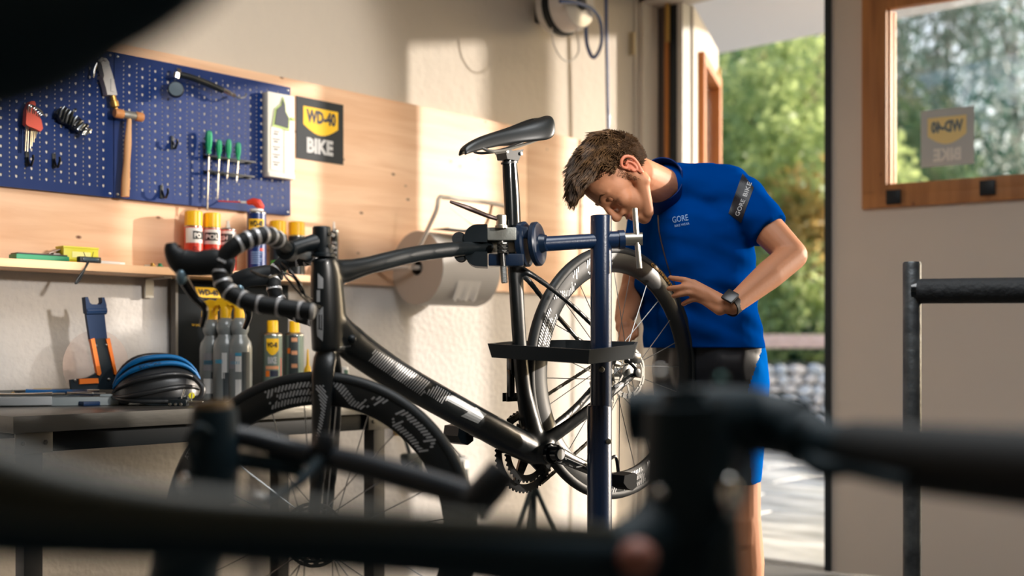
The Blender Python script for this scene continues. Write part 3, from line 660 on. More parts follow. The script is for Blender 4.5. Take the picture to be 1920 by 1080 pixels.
# poster
p0 = onwall(555, 298, 0.025); p1 = onwall(643, 298, 0.025); zt2 = onwall(557, 180, 0.025).z; zb2 = onwall(553, 296, 0.025).z
t = thing('sign', 'dark square sign with yellow shield reading WD-40 BIKE on the spruce boards', 'sign', (p0.x, (p0.y+p1.y)/2, zb2))
pw = p1.y-p0.y; ph = zt2-zb2; pm = mat('sign_dark', (12, 28, 40), 0.45, spec=.25)
def pf(n): return lambda y, z: V((p0.x+n, p0.y+y*pw, zb2+z*ph))
b = MB(); b.box((p0.x+0.0015, p0.y+pw/2, zb2+ph/2), (0.003, pw, ph)); b.build('board', pm, t, smooth=0)
b = MB(); put_poly(b, shield(.14, .42, .88, .86), pf(.0036)); b.build('shield_print', YELP, t, smooth=0)
b = MB(); put_text(b, 'WD-40', pf(.0042), .20, .62, .63, .19, 0.05); b.build('lettering', NAVY, t, smooth=0)
b = MB(); put_text(b, 'BIKE', pf(.0042), .21, .13, .56, .22, 0.05); b.build('lettering', SILP, t, smooth=0)
# shelf
zs = onwall(0, 483, 0.20).z
slb = wood_mat('shelf_edge', (236, 196, 156), (214, 164, 118), axis=1)
y0_, y1_ = -0.35, onwall(650, 530, 0.2).y
t = thing('wall_shelf', 'long pale spruce shelf below the blue tool boards, carrying the spray cans', 'shelf', (WX+0.12, (y0_+y1_)/2, zs-0.02))
b = MB(); b.box((WX+0.025+0.0875, (y0_+y1_)/2, zs-0.0125), (0.175, y1_-y0_, 0.025), bev=0.002); b.build('shelf_board', slb, t)
SX = WX+0.20
for y in (0.3, 1.25, 2.1):
    b = MB(); b.box((WX+0.025+0.004, y, zs-0.06), (0.006, 0.03, 0.065)); b.box((WX+0.025+0.06, y, zs-0.029), (0.12, 0.03, 0.006)); b.build('bracket', STEEL, t)
# ---------------------------------------------------------------- spray cans, bottles
def cyl(r, face, cyl_off=0.0):                            # print map on a can of radius r: x metres around from the label's middle
    return lambda x, z: V(((r+cyl_off)*math.cos(face+x/r), (r+cyl_off)*math.sin(face+x/r), z))
def wrap(b, x0, z0, x1, z1, fn): put_rect(b, x0, z0, x1, z1, fn, max(2, int(abs(x1-x0)/0.006)), 1)
def wrap_shield(b, x0, z0, x1, z1, fn):
    n = 14; vs = []; 
    for i in range(n+1):
        t = i/n; x = x0+(x1-x0)*t; vs.append(fn(x, z0+(z1-z0)*0.33*(1-math.sin(math.pi*t)))); vs.append(fn(x, z1))
    b.add(vs, [(2*i, 2*i+2, 2*i+3, 2*i+1) for i in range(n)])
def spray_can(loc, label, r, H, cap, base, prints, cat='spray can', group=None, face=None, capm=YEL, band=None):
    t = thing('spray_can', label, cat, loc, group=group)
    a = face if face is not None else math.atan2(-loc[1], -loc[0])
    hb = H
    b = MB(); b.lathe([(r*0.9, 0), (r, 0.004), (r, hb*0.955)], None, 28, cap=True); b.build('can_body', base, t, local=True)
    b = MB(); b.lathe([(r*1.02, hb*0.955), (r*1.02, hb*0.965), (r*0.94, hb*0.985), (r*0.72, hb*1.0), (r*0.45, hb*1.012)], None, 28, cap=True); b.build('shoulder', STEEL, t, local=True)
    if cap == 'wide':
        b = MB(); ch = 0.052; k = 30; rs = r*0.93
        b.lathe([(rs, hb*0.97), (rs, hb*0.97+ch-0.004), (rs-0.004, hb*0.97+ch), (0.002, hb*0.97+ch)], None, 30); b.build('cap', capm, t, local=True)
        b = MB()
        for i in range(14): q = 2*math.pi*i/14; b.box((rs*math.cos(q), rs*math.sin(q), hb*0.97+ch*0.5), (0.0016, 0.0016, ch*0.9))
        b.build('cap_ribs', mat('cap_orange', (240, 172, 20), 0.45), t, local=True)
    elif cap == 'small':
        b = MB(); b.lathe([(r*0.58, hb*0.99), (r*0.56, hb+0.038), (r*0.5, hb+0.041), (0.002, hb+0.041)], None, 24); b.build('cap', capm, t, local=True)
    elif cap == 'nozzle':
        b = MB(); b.lathe([(r*0.30, hb*0.99), (r*0.28, hb+0.012), (r*0.2, hb+0.013), (r*0.2, hb+0.026), (0.002, hb+0.028)], None, 16); b.build('nozzle', WHITE, t, local=True)
    for nm, m, fn in prints:
        b = MB(); fn(b, a, r, hb); b.build(nm, m, t, smooth=0, local=True)
    return t
def onshelf(px, py, off=0.10): 
    p = onplane(px, py, (WX+off, 0, 0), V((1, 0, 0))); return V((p.x, p.y, zs+0.0005))
redm = mat('polish_red', (216, 62, 40), 0.35); blkp = mat('black_print', (24, 26, 30), 0.5); whp = mat('white_print', (236, 232, 226), 0.5); bluecan = mat('can_navy', (20, 48, 104), 0.3, 0.1)
def polish(fr_, tx):
    def band1(b, a, r, H): wrap(b, -0.030, H*0.60, 0.036, H*0.93, cyl(r, a, 0.0004))
    def lab1(b, a, r, H): wrap(b, -0.006+fr_, H*0.68, 0.040+fr_, H*0.86, cyl(r, a, 0.0008))
    def txt(b, a, r, H): put_text(b, tx, cyl(r, a, 0.0013), -0.002+fr_, H*0.715, 0.012*len(tx), H*0.10, 0.04)
    def sm(b, a, r, H):
        wrap(b, -0.024, H*0.05, -0.012, H*0.20, cyl(r, a, 0.0008)); put_text(b, 'S', cyl(r, a, 0.0008), 0.006, H*0.1, 0.012, H*0.12, 0.05)
    def sm2(b, a, r, H):
        put_text(b, 'OL', cyl(r, a, 0.0012), -0.002, H*0.42, 0.018, H*0.10, 0.03)
    return [('white_band', whp, band1), ('black_label', blkp, lab1), ('lettering', whp, txt), ('white_print', whp, sm), ('dark_print', mat('dark_red_print', (140, 30, 26), 0.5), sm2)]
def H_of(px, ytop, base, off):                            # height of a point above the shelf in column px
    return onplane(px, ytop, (WX+off, 0, 0), V((1, 0, 0))).z-zs
hw_ = H_of(363, 396, 0, 0.10)
cn = spray_can(onshelf(363, 480), 'red and white polish can with yellow cap, leftmost on the shelf', 0.0305, hw_-0.048, 'wide', redm, polish(0.004, 'PO'))
spray_can(onshelf(397, 480, 0.105), 'red polish can with yellow cap, second from the left on the shelf', 0.0305, H_of(397, 400, 0, 0.10)-0.048, 'wide', redm, polish(-0.018, 'POLI'))
spray_can(onshelf(427, 480, 0.105), 'red polish can without cap, showing its white nozzle', 0.0290, H_of(427, 430, 0, 0.10)+0.002, 'nozzle', redm, polish(-0.022, 'SH'))
def wd_prints(b=None):
    def sh(b, a, r, H): wrap_shield(b, -0.030, H*0.62, 0.028, H*0.86, cyl(r, a, 0.0006))
    def tx(b, a, r, H): put_text(b, 'WD-40', cyl(r, a, 0.0012), -0.025, H*0.74, 0.048, H*0.09, 0.05)
    def sm(b, a, r, H):
        for i in range(6): wrap(b, -0.020, H*(0.32-i*0.035), 0.020-0.004*(i % 3), H*(0.335-i*0.035), cyl(r, a, 0.0006))
    def rd(b, a, r, H): wrap(b, 0.012, H*0.35, 0.026, H*0.39, cyl(r, a, 0.0009))
    return [('shield_print', YELP, sh), ('lettering', blkp, tx), ('small_print', mat('print_pale_blue', (120, 150, 190), 0.5), sm), ('red_mark', redm, rd)]
p = onshelf(481, 500, 0.145)
wd = spray_can(p, 'tall dark blue can reading WD-40 with a red smart straw nozzle', 0.033, onplane(481, 396, (p.x, 0, 0), V((1, 0, 0))).z-zs, 'none', bluecan, wd_prints())
hz = onplane(481, 396, (p.x, 0, 0), V((1, 0, 0))).z
rn = mat('nozzle_red', (224, 66, 44), 0.4)
b = MB(); dl = V((-0.72, -0.69, 0)); dl = -RGT
b.lathe([(0.024, hz), (0.024, hz+0.006), (0.018, hz+0.008)], Matrix.Translation((p.x, p.y, 0)), 24); b.build('collar', WHITE, wd)
q = V((p.x, p.y, hz+0.006))
b = MB(); b.tube([q+RGT*0.012, q+RGT*0.014+V((0, 0, .008)), q+RGT*0.004+V((0, 0, .022)), q+dl*0.012+V((0, 0, .028)), q+dl*0.032+V((0, 0, .024))], [0.010, 0.014, 0.016, 0.013, 0.008], 12); b.build('smart_nozzle', rn, wd)
b = MB(); b.tube([q+dl*0.03+V((0, 0, .024)), q+dl*0.055+V((0, 0, .026))], 0.004, 8); b.build('straw_joint', WHITE, wd)
b = MB(); b.tube([q+dl*0.055+V((0, 0, .026)), q+dl*0.165+V((0, 0, .031))], 0.0024, 8); b.build('straw', rn, wd)
dg = mat('can_dark', (32, 38, 40), 0.35)
def cap_label(b, a, r, H): wrap(b, -0.028, H*0.80, 0.028, H*0.93, cyl(r, a, 0.0006))
spray_can(onshelf(521, 500, 0.10), 'can with yellow cap and green foot, just right of the blue can', 0.0305, H_of(521, 412, 0, 0.10)-0.052, 'wide', dg, [('dark_label', blkp, cap_label), ('green_foot', mat('foot_green', (70, 150, 60), 0.5), lambda b, a, r, H: wrap(b, -0.03, H*0.02, 0.03, H*0.35, cyl(r, a, 0.0006)))])
spray_can(onshelf(556, 500, 0.10), 'dark can with yellow cap behind the handlebar stem', 0.0305, H_of(556, 414, 0, 0.10)-0.052, 'wide', dg, [('dark_label', blkp, cap_label)])
spray_can(onshelf(626, 500, 0.10), 'slim dark can with white nozzle, rightmost on the shelf', 0.0165, H_of(626, 430, 0, 0.10), 'nozzle', dg, [('pale_print', SILP, lambda b, a, r, H: [wrap(b, -0.010, H*(0.3+i*0.1), 0.010, H*(0.34+i*0.1), cyl(r, a, 0.0005)) for i in range(5)])])
# odds and ends on the shelf
def shp(px, off): return onshelf(px, 480, off)
def bx(nm, lb, cat, px, off, size, m, rz=0, lid=None):
    p = shp(px, off); t = thing(nm, lb, cat, p, rz=rz)
    b = MB(); b.box((0, 0, size[2]/2), size, bev=0.003); b.build('body', m, t, local=True); return t
gb_ = mat('green_box', (20, 132, 92), 0.45); t = bx('sharpening_stone', 'flat green boxed block lying on the left of the shelf', 'box', 74, 0.13, (0.05, 0.165, 0.018), gb_)
b = MB(); b.box((0, 0, 0.020), (0.046, 0.155, 0.004), bev=0.001); b.build('lid', mat('dark_lid', (40, 44, 46), 0.5), t, local=True)
t = bx('parts_box', 'small bright yellow plastic box on the shelf', 'box', 145, 0.11, (0.05, 0.115, 0.048), mat('yellow_green', (214, 208, 40), 0.4))
b = MB(); b.box((0, 0, 0.0495), (0.052, 0.118, 0.006), bev=0.002); b.build('lid', mat('yellow_lid', (226, 220, 70), 0.4), t, local=True)
b = MB(); b.box((0.0255, 0, 0.027), (0.001, 0.06, 0.018)); b.build('print', mat('pale_print', (236, 232, 150), 0.5), t, local=True)
t = bx('tin_box', 'small grey tin with a slanted lid behind the yellow box', 'box', 108, 0.09, (0.05, 0.05, 0.03), mat('tin', (150, 140, 132), 0.4, 0.5))
b = MB(); b.box((0, 0, 0.04), (0.05, 0.052, 0.003), Matrix.Rotation(0.4, 4, 'X'), 0.001); b.build('lid', mat('tin_lid', (176, 160, 150), 0.4, 0.5), t, local=True)
t = bx('bike_light', 'small black bicycle light with a hanging strap, at the shelf edge', 'light', 167, 0.185, (0.022, 0.07, 0.018), BLK)
b = MB(); b.box((0.012, 0.0, 0.010), (0.003, 0.05, 0.010), bev=.001); b.build('lens', mat('light_lens', (70, 86, 94), 0.2), t, local=True)
b = MB(); b.tube(bez([(0.012, -0.012, 0.006), (0.016, -0.022, -0.02), (0.014, -0.04, -0.056), (0.015, -0.052, -0.066), (0.016, -0.045, -0.05), (0.018, -0.022, -0.018), (0.012, -0.006, 0.004)], 5), 0.0026, 6); b.build('strap', BLK, t, local=True)
b = MB(); b.tube([(0.0, 0.01, 0.018), (0.0, 0.014, 0.034)], 0.001, 5); b.tube([(0.0, -0.012, 0.018), (0.0, -0.018, 0.032)], 0.001, 5); b.build('wire', BLK, t, local=True)
t = bx('marker_pen', 'clear plastic pen lying on the shelf beside the bicycle light', 'pen', 205, 0.17, (0.01, 0.075, 0.010), mat('clear_grey', (206, 204, 200), 0.3), rz=0.1)
b = MB(); b.box((0, 0.045, 0.005), (0.008, 0.02, 0.008), bev=.002); b.build('tip', WHITE, t, local=True)
for px, lb, m in ((286, 'small brown metal part on the shelf, left of the spray cans', mat('brass', (186, 150, 84), 0.35, 0.8)), (300, 'small green metal part at the handlebar hood end', gb_)):
    p = shp(px, 0.12); t = thing('small_part', lb, 'part', p); b = MB(); b.lathe([(0.004, 0), (0.011, 0.002), (0.011, 0.008), (0.006, 0.010), (0.006, 0.016)], None, 12); b.build('body', m, t, local=True)
    b = MB(); b.tube([(0, 0, 0.008), (0.0, -0.03, 0.006)], 0.003, 6); b.build('stud', STEEL, t, local=True)
# ---------------------------------------------------------------- steel workbench
c0 = onplane(25, 781, (WX+0.62, 0, 0), V((1, 0, 0))); BZ = c0.z; BY0 = c0.y
BY1 = onplane(742, 700, (WX+0.62, 0, 0), V((1, 0, 0))).y
brushed = mat('brushed_steel', (98, 96, 91), 0.34, 0.8, bump=0.06, bscale=90, var=0.22, vscale=3.5, stretch=(1, 0.3, 1))
bench = thing('workbench', 'steel topped workbench under the shelf, with a dark beam below', 'workbench', (WX+0.31, (BY0+BY1)/2, 0))
def bb(nm, c, d, m, bev=0.0): 
    b = MB(); b.box(c, d, bev=bev); return b.build(nm, m, bench)
bb('worktop', (WX+0.315, (BY0+BY1)/2, BZ-0.022), (0.61, BY1-BY0, 0.044), brushed, 0.0025)
bb('splashback', (WX+0.018, (BY0+BY1)/2, BZ+0.022), (0.02, BY1-BY0, 0.045), mat('splash_grey', (84, 84, 80), 0.5, 0.4), 0.002)
for x in (WX+0.575, WX+0.06): bb('beam', (x, (BY0+BY1)/2+0.02, BZ-0.071), (0.03, BY1-BY0-0.1, 0.054), mat('beam_dark', (3, 9, 13), 0.5, spec=0.15), 0.002)
for y in (BY0+0.06, BY1-0.06):
    for x in (WX+0.58, WX+0.06):
        bb('leg', (x, y, (BZ-0.046)/2), (0.05, 0.05, BZ-0.046), mat('leg_dark', (34, 34, 34), 0.5, 0.2), 0.003)
    bb('leg_bracket', (WX+0.607, y, BZ-0.071), (0.004, 0.10, 0.054), brushed, 0.001)
    for a in (-0.03, 0.03):
        b = MB(); b.lathe([(0.006, 0.0), (0.007, 0.002), (0.005, 0.005), (0.001, 0.0055)], zframe((WX+0.609, y+a, BZ-0.071), (1, 0, 0), (0, 1, 0)), 6); b.build('bolt', mat('bolt_dark', (60, 58, 54), 0.4, 0.8), bench)
def onb(px, py=720, off=0.3):                              # a spot on the bench top in column px, off metres from the wall
    p = onplane(px, py, (WX+off, 0, 0), V((1, 0, 0))); return V((p.x, p.y, BZ+0.0005))
def pxoff(px, py): p = onz(px, py, BZ); return p.x-WX
# black display board with the yellow sign, standing at the wall
y0d = onwall(332, 600, 0.055).y; y1d = onwall(541, 600, 0.055).y
t = thing('display_panel', 'black display board with small WD-40 plate standing under the shelf', 'display', (WX+0.05, (y0d+y1d)/2, BZ))
ztop = onwall(340, 516, 0.19).z-0.03; ztop = zs-0.03
b = MB(); b.box((WX+0.045, (y0d+y1d)/2, (BZ+ztop)/2), (0.02, y1d-y0d, ztop-BZ), bev=0.001); b.build('back_panel', mat('display_black', (8, 18, 24), 0.5, spec=0.15), t)
b = MB(); b.box((WX+0.047, y0d-0.005, (BZ+ztop)/2), (0.03, 0.009, ztop-BZ)); b.build('side_panel', mat('display_side', (96, 92, 86), 0.5), t)
yl0 = onwall(366, 545, 0.058).y; yl1 = onwall(414, 545, 0.058).y; zl1 = onwall(366, 538, 0.058).z; zl0 = zl1-0.035
b = MB(); b.box((WX+0.057, (yl0+yl1)/2, (zl0+zl1)/2), (0.004, yl1-yl0, zl1-zl0)); b.build('name_plate', YELP, t, smooth=0)
b = MB(); put_text(b, 'WD-40', lambda y, z: V((WX+0.0598, y, z)), yl0+0.01, zl0+0.008, (yl1-yl0)-0.02, 0.019, 0.05); b.build('lettering', NAVY, t, smooth=0)
b = MB(); yt0 = onwall(360, 608, 0.058).y; put_text(b, 'to you', lambda y, z: V((WX+0.0575, y, z)), yt0, onwall(360, 611, .058).z, 0.035, 0.009, 0.01); b.build('lettering', YELP, t, smooth=0)
# three trigger spray bottles
bott = mat('bottle_grey', (124, 130, 130), 0.25, coat=0.4)
def trigger_bottle(px, off, label, prints, top):
    p = onb(px, 700, off); t = thing('spray_bottle', label, 'bottle', p, group=None)
    H = onplane(px, top, p, V((FWD.x, FWD.y, 0))).z-BZ; s = H/0.275; a = math.atan2(-p.y, -p.x); r = 0.041
    b = MB(); b.lathe([(r*0.9, 0), (r, 0.006*s), (r, 0.140*s), (r*0.93, 0.156*s), (r*0.66, 0.170*s), (r*0.60, 0.176*s), (r*0.74, 0.188*s), (r*0.76, 0.198*s), (r*0.62, 0.212*s), (r*0.38, 0.222*s)], None, 32); b.build('bottle', bott, t, local=True)
    b = MB(); b.lathe([(r*0.42, 0.220*s), (r*0.42, 0.244*s), (r*0.36, 0.250*s)], None, 20); b.build('collar', YEL, t, local=True)
    d = -RGT; u = V((0, 0, 1)); o = V((0, 0, 0.245*s))
    b = MB(); Mt = Matrix((d, FWD, u)).transposed().to_4x4(); Mt.translation = o-FWD*0.014
    b2 = MB(); b2.prism([(-0.018, 0), (-0.022, 0.014*s), (-0.012, 0.026*s), (0.006, 0.030*s), (0.026, 0.024*s), (0.036, 0.012*s), (0.030, 0.008*s), (0.016, 0.010*s), (0.012, 0.0)], 0.028)
    b.add([Mt @ V((x, z, y)) for x, y, z in b2.v], b2.f); b.build('sprayer_head', YEL, t, local=True)
    b = MB(); b.tube([o+d*0.018+u*0.010, o+d*0.030-u*0.004, o+d*0.032-u*0.022], [0.005, 0.005, 0.004], 8); b.build('trigger', YEL, t, local=True)
    for nm, m, rects in prints:
        b = MB()
        for x0, z0, x1, z1 in rects: wrap(b, x0, z0*s, x1, z1*s, cyl(r, a, 0.0006))
        b.build(nm, m, t, smooth=0, local=True)
    return t
lbl = mat('label_grey', (128, 128, 132), 0.5); lbb = mat('label_blue', (64, 146, 178), 0.5); lbw = mat('label_pale', (206, 206, 204), 0.5); lbk = mat('label_dark', (44, 52, 56), 0.5)
trigger_bottle(398, 0.24, 'grey trigger spray bottle with yellow head, leftmost of the three on the bench', [('label', lbl, [(-0.03, 0.082, 0.012, 0.128)]), ('label_stripe', lbb, [(-0.03, 0.098, 0.012, 0.110)]), ('label', lbw, [(0.014, 0.082, 0.032, 0.126), (-0.03, 0.02, 0.0, 0.06)]), ('dark_label', lbk, [(-0.004, 0.005, 0.018, 0.078)])], 562)
trigger_bottle(423, 0.30, 'grey trigger spray bottle with yellow head, middle one of three', [('label_stripe', lbb, [(-0.036, 0.10, -0.01, 0.110)]), ('label', lbw, [(-0.012, 0.06, 0.004, 0.128)]), ('dark_label', lbk, [(-0.008, 0.0, 0.034, 0.076)])], 558)
trigger_bottle(449, 0.34, 'grey trigger spray bottle with barcode label, rightmost of the three, behind the brake lever', [('label', lbl, [(-0.036, 0.086, -0.016, 0.126)]), ('label_stripe', lbb, [(-0.036, 0.098, 0.006, 0.106), (-0.014, 0.120, 0.006, 0.128)]), ('label', lbw, [(-0.013, 0.078, 0.006, 0.119), (-0.013, 0.012, 0.006, 0.058)]), ('dark_label', lbk, [(0.008, 0.004, 0.036, 0.13)])], 558)
# bike care cans
grc = mat('can_green_grey', (112, 130, 122), 0.4, 0.2)
def bike_prints():
    return [('shield_print', YELP, lambda b, a, r, H: wrap_shield(b, -0.021, H*0.66, 0.021, H*0.91, cyl(r, a, 0.0006))), ('lettering', blkp, lambda b, a, r, H: put_text(b, 'WD-40', cyl(r, a, 0.0012), -0.018, H*0.78, 0.034, H*0.07, 0.05)),
            ('lettering', SILP, lambda b, a, r, H: put_text(b, 'BIKE', cyl(r, a, 0.0008), -0.016, H*0.54, 0.030, H*0.09, 0.05)), ('peach_band', mat('peach_print', (226, 160, 118), 0.5), lambda b, a, r, H: wrap(b, -0.024, H*0.45, 0.020, H*0.50, cyl(r, a, 0.0006))),
            ('orange_mark', ORG, lambda b, a, r, H: wrap(b, -0.024, H*0.34, -0.010, H*0.43, cyl(r, a, 0.0006))), ('blue_mark', NAVY, lambda b, a, r, H: wrap(b, -0.007, H*0.34, 0.020, H*0.43, cyl(r, a, 0.0006))), ('red_side', mat('side_red', (206, 96, 90), 0.5), lambda b, a, r, H: wrap(b, 0.030, H*0.0+.02, 0.036, H*0.62, cyl(r, a, 0.0006)))]
p = onb(511, 700, 0.30); hc = onplane(511, 624, p, FWD).z-BZ
spray_can(p, 'grey green can reading WD-40 BIKE with yellow cap on the bench', 0.0325, hc, 'small', grc, bike_prints())
p = onb(552, 700, 0.26); hc = onplane(552, 624, p, FWD).z-BZ
spray_can(p, 'grey green can turned to its back label, beside the bicycle fork', 0.0325, hc, 'small', grc, [('dark_label', mat('label_charcoal', (52, 62, 64), 0.5), lambda b, a, r, H: wrap(b, -0.020, H*0.05, 0.012, H*0.97, cyl(r, a, 0.0006))), *[('peach_band', mat('peach_print', (226, 160, 118), 0.5), lambda b, a, r, H, z=z: wrap(b, -0.010, H*z, 0.010, H*(z+0.06), cyl(r, a, 0.001))) for z in (0.86, 0.66, 0.46)], ('orange_mark', ORG, lambda b, a, r, H: wrap(b, -0.026, H*0.68, -0.014, H*0.76, cyl(r, a, 0.001))), ('pale_side', mat('pale_teal', (150, 176, 168), 0.5), lambda b, a, r, H: wrap(b, 0.014, H*0.05, 0.018, H*0.97, cyl(r, a, 0.001)))])
p = onb(577, 700, 0.24); t = thing('squeeze_bottle', 'small yellow squeeze bottle with pointed tip next to the fork', 'bottle', p); hq = onplane(577, 655, p, FWD).z-BZ
b = MB(); b.lathe([(0.014, 0), (0.016, 0.004), (0.016, hq*0.45), (0.012, hq*0.6), (0.006, hq*0.66)], None, 16); b.build('bottle', YEL, t, local=True)
b = MB(); b.lathe([(0.006, hq*0.66), (0.0025, hq)], None, 10); b.build('tip', YEL, t, local=True)
p = onb(645, 700, 0.30); t = thing('small_jar', 'tiny white and green tin beside the fork crown on the bench', 'jar', p); hq = onplane(645, 688, p, FWD).z-BZ
b = MB(); b.lathe([(0.016, 0), (0.017, 0.003), (0.017, hq*0.95), (0.014, hq)], None, 16); b.build('body', WHITE, t, local=True)
b = MB(); wrap(b, 0.0, 0.002, 0.017, hq*0.9, cyl(0.017, math.atan2(-p.y, -p.x), 0.0005)); b.build('green_label', mat('label_green', (40, 90, 70), 0.5), t, smooth=0, local=True)
# wheel truing gauge with orange sides and clear disc
gp = onb(178, 700, 0.20); t = thing('truing_fork', 'upright blue and black wheel fork tool with orange edges on the bench', 'tool', gp)
fx = gp.x
def G(px, py): return onplane(px, py, (fx, 0, 0), V((1, 0, 0)))
bl = mat('tool_blue', (0, 38, 76), 0.45, spec=0.25); dk = mat('tool_dark', (24, 36, 44), 0.5, spec=.25)
def plate(nm, pts, th, m, off=0.0, par=None):
    P = [G(*q) for q in pts]; b = MB(); b.prism([(q.y, q.z) for q in P], th, Matrix(((0, 0, 1, fx+off), (1, 0, 0, 0), (0, 1, 0, 0), (0, 0, 0, 1)))); return b.build(nm, m, par or t, smooth=20)
plate('fork_head', [(153, 558), (158, 557), (162, 568), (166, 571), (182, 571), (185, 567), (184, 558), (189, 558), (193, 572), (193, 588), (156, 588)], 0.022, bl)
b = MB(); b.tube([G(157, 583)+V((.011, 0, 0)), G(194, 582)+V((.011, 0, 0))], 0.013, 14); b.build('barrel', bl, t)
plate('upper_arm', [(157, 590), (191, 588), (196, 634), (164, 636)], 0.012, bl, 0.004)
plate('lower_arm', [(164, 636), (196, 634), (212, 702), (214, 730), (130, 730), (128, 712), (160, 708), (176, 700), (180, 690)], 0.010, dk, 0.003)
for pts in ([(164, 636), (171, 634), (184, 700), (181, 704), (177, 703)], [(193, 636), (200, 634), (213, 698), (214, 704), (209, 702)], [(143, 710), (178, 709), (179, 718), (143, 720)]): plate('orange_edge', pts, 0.014, ORG, 0.006)
for q in ((175, 648), (195, 647), (199, 711), (136, 713)):
    b = MB(); b.lathe([(0.004, 0), (0.0045, 0.003), (0.002, 0.005)], zframe(G(*q)+V((0.014, 0, 0)), (1, 0, 0), (0, 1, 0)), 8); b.build('rivet', STEEL, t)
b = MB(); q = G(190, 690); b.box((fx+0.005, q.y-0.02, BZ+0.007), (0.13, 0.15, 0.013), bev=0.003); b.build('foot', bl, t)
cd = mat('clear_disc', (236, 206, 192), 0.08, trans=0.6, alpha=0.25)
q = G(184, 690); R_ = (G(184, 625).z-q.z)
b = MB(); b.lathe([(0.012, 0), (R_*1.02, 0), (R_*1.02, 0.0015), (0.012, 0.0015)], zframe((fx-0.012, q.y, BZ+0.012+R_*1.02), (1, 0, 0), (0, 1, 0)), 48, cap=False); b.build('clear_disc', cd, t)
# ---------------------------------------------------------------- the black racing bicycle in the repair stand
TH = math.radians(44.0); D0 = 2.5
BD = RGT*math.cos(TH)+FWD*math.sin(TH)                    # from the front wheel to the rear wheel
BN = RGT*math.sin(TH)-FWD*math.cos(TH)                    # towards the rider's left, our side
F0 = W(598, 997, D0)
def P(px, py, off=0.0): return onplane(px, py, F0+BN*off, BN)
UPV = V((0, 0, 1))
frm = mat('carbon_satin', (11, 18, 21), 0.33, coat=0.15, spec=0.5)
frm2 = mat('carbon_gloss', (8, 14, 17), 0.12, coat=0.6)
silver = mat('decal_silver', (176, 178, 180), 0.4, 0.3)
bk = thing('road_bicycle', 'black racing bicycle clamped in the blue repair stand, nose pointing down to the left', 'bicycle', (F0.x, F0.y, F0.z-0.34))
def remesh(o, vox, smooth_it=6, f=0.6):
    m = o.modifiers.new('r', 'REMESH'); m.mode = 'VOXEL'; m.voxel_size = vox; m.use_smooth_shade = True
    if smooth_it: s = o.modifiers.new('s', 'SMOOTH'); s.iterations = smooth_it; s.factor = f
    bpy.context.view_layer.update(); dg = bpy.context.evaluated_depsgraph_get()
    me = bpy.data.meshes.new_from_object(o.evaluated_get(dg)); mats = [x for x in o.data.materials]
    o.modifiers.clear(); old = o.data; o.data = me; bpy.data.meshes.remove(old)
    if not len(me.materials):
        for x in mats: me.materials.append(x)
    me.polygons.foreach_set('use_smooth', [True]*len(me.polygons)); return o
def btube(b, pts, lat, inp, n=18, k=6, offs=None):        # tube in the bicycle's plane: lateral and in-plane half widths
    q = [P(p[0], p[1], p[2] if len(p) > 2 else 0.0) for p in pts]; q = bez(q, k)
    b.tube(q, lerpl(lat, len(q)) if hasattr(lat, '__len__') else lat, n, up=BN, rb=lerpl(inp, len(q)) if hasattr(inp, '__len__') else inp)
b = MB()
btube(b, [(606, 482), (612, 520), (616, 600), (616, 660)], [0.022, 0.026, 0.028, 0.029], [0.027, 0.038, 0.044, 0.038])
btube(b, [(620, 512), (650, 508), (690, 498), (771, 478), (845, 468), (910, 464), (960, 462)], [0.021, 0.021, 0.019, 0.017, 0.016, 0.015, 0.014], [0.032, 0.026, 0.0205, 0.0195, 0.0185, 0.0165, 0.017])
btube(b, [(625, 600), (655, 640), (710, 682), (773, 722), (880, 782), (960, 826), (1005, 848)], [0.024, 0.030, 0.032, 0.032, 0.033, 0.035, 0.036], [0.028, 0.040, 0.038, 0.036, 0.036, 0.037, 0.034])
btube(b, [(960, 432), (965, 470), (968, 540), (974, 640), (982, 730), (996, 800), (1006, 846)], [0.016, 0.017, 0.016, 0.016, 0.018, 0.026, 0.034], [0.025, 0.026, 0.021, 0.020, 0.021, 0.028, 0.034])
btube(b, [(1008, 835, 0.018), (1060, 802, 0.04), (1120, 757, 0.058), (1190, 702, 0.066)], [0.014, 0.009, 0.008, 0.006], [0.022, 0.019, 0.017, 0.009])
btube(b, [(1008, 825, -0.018), (1040, 802, -0.04), (1085, 760, -0.058), (1132, 702, -0.066)], [0.014, 0.009, 0.008, 0.006], [0.022, 0.018, 0.014, 0.009])
btube(b, [(972, 505, 0.008), (1000, 517, 0.03), (1060, 562, 0.05), (1130, 628, 0.062), (1192, 690, 0.066)], [0.010, 0.0065, 0.006, 0.006, 0.006], [0.014, 0.009, 0.008, 0.008, 0.008])
btube(b, [(972, 510, -0.008), (990, 525, -0.03), (1030, 575, -0.05), (1085, 638, -0.062), (1130, 690, -0.066)], [0.010, 0.0065, 0.006, 0.006, 0.006], [0.014, 0.009, 0.008, 0.008, 0.008])
BB0 = P(1009, 848); b.tube([BB0-BN*0.043, BB0+BN*0.043], 0.030, 24)
fr_o = remesh(b.build('frame', frm, bk), 0.0042, 8)
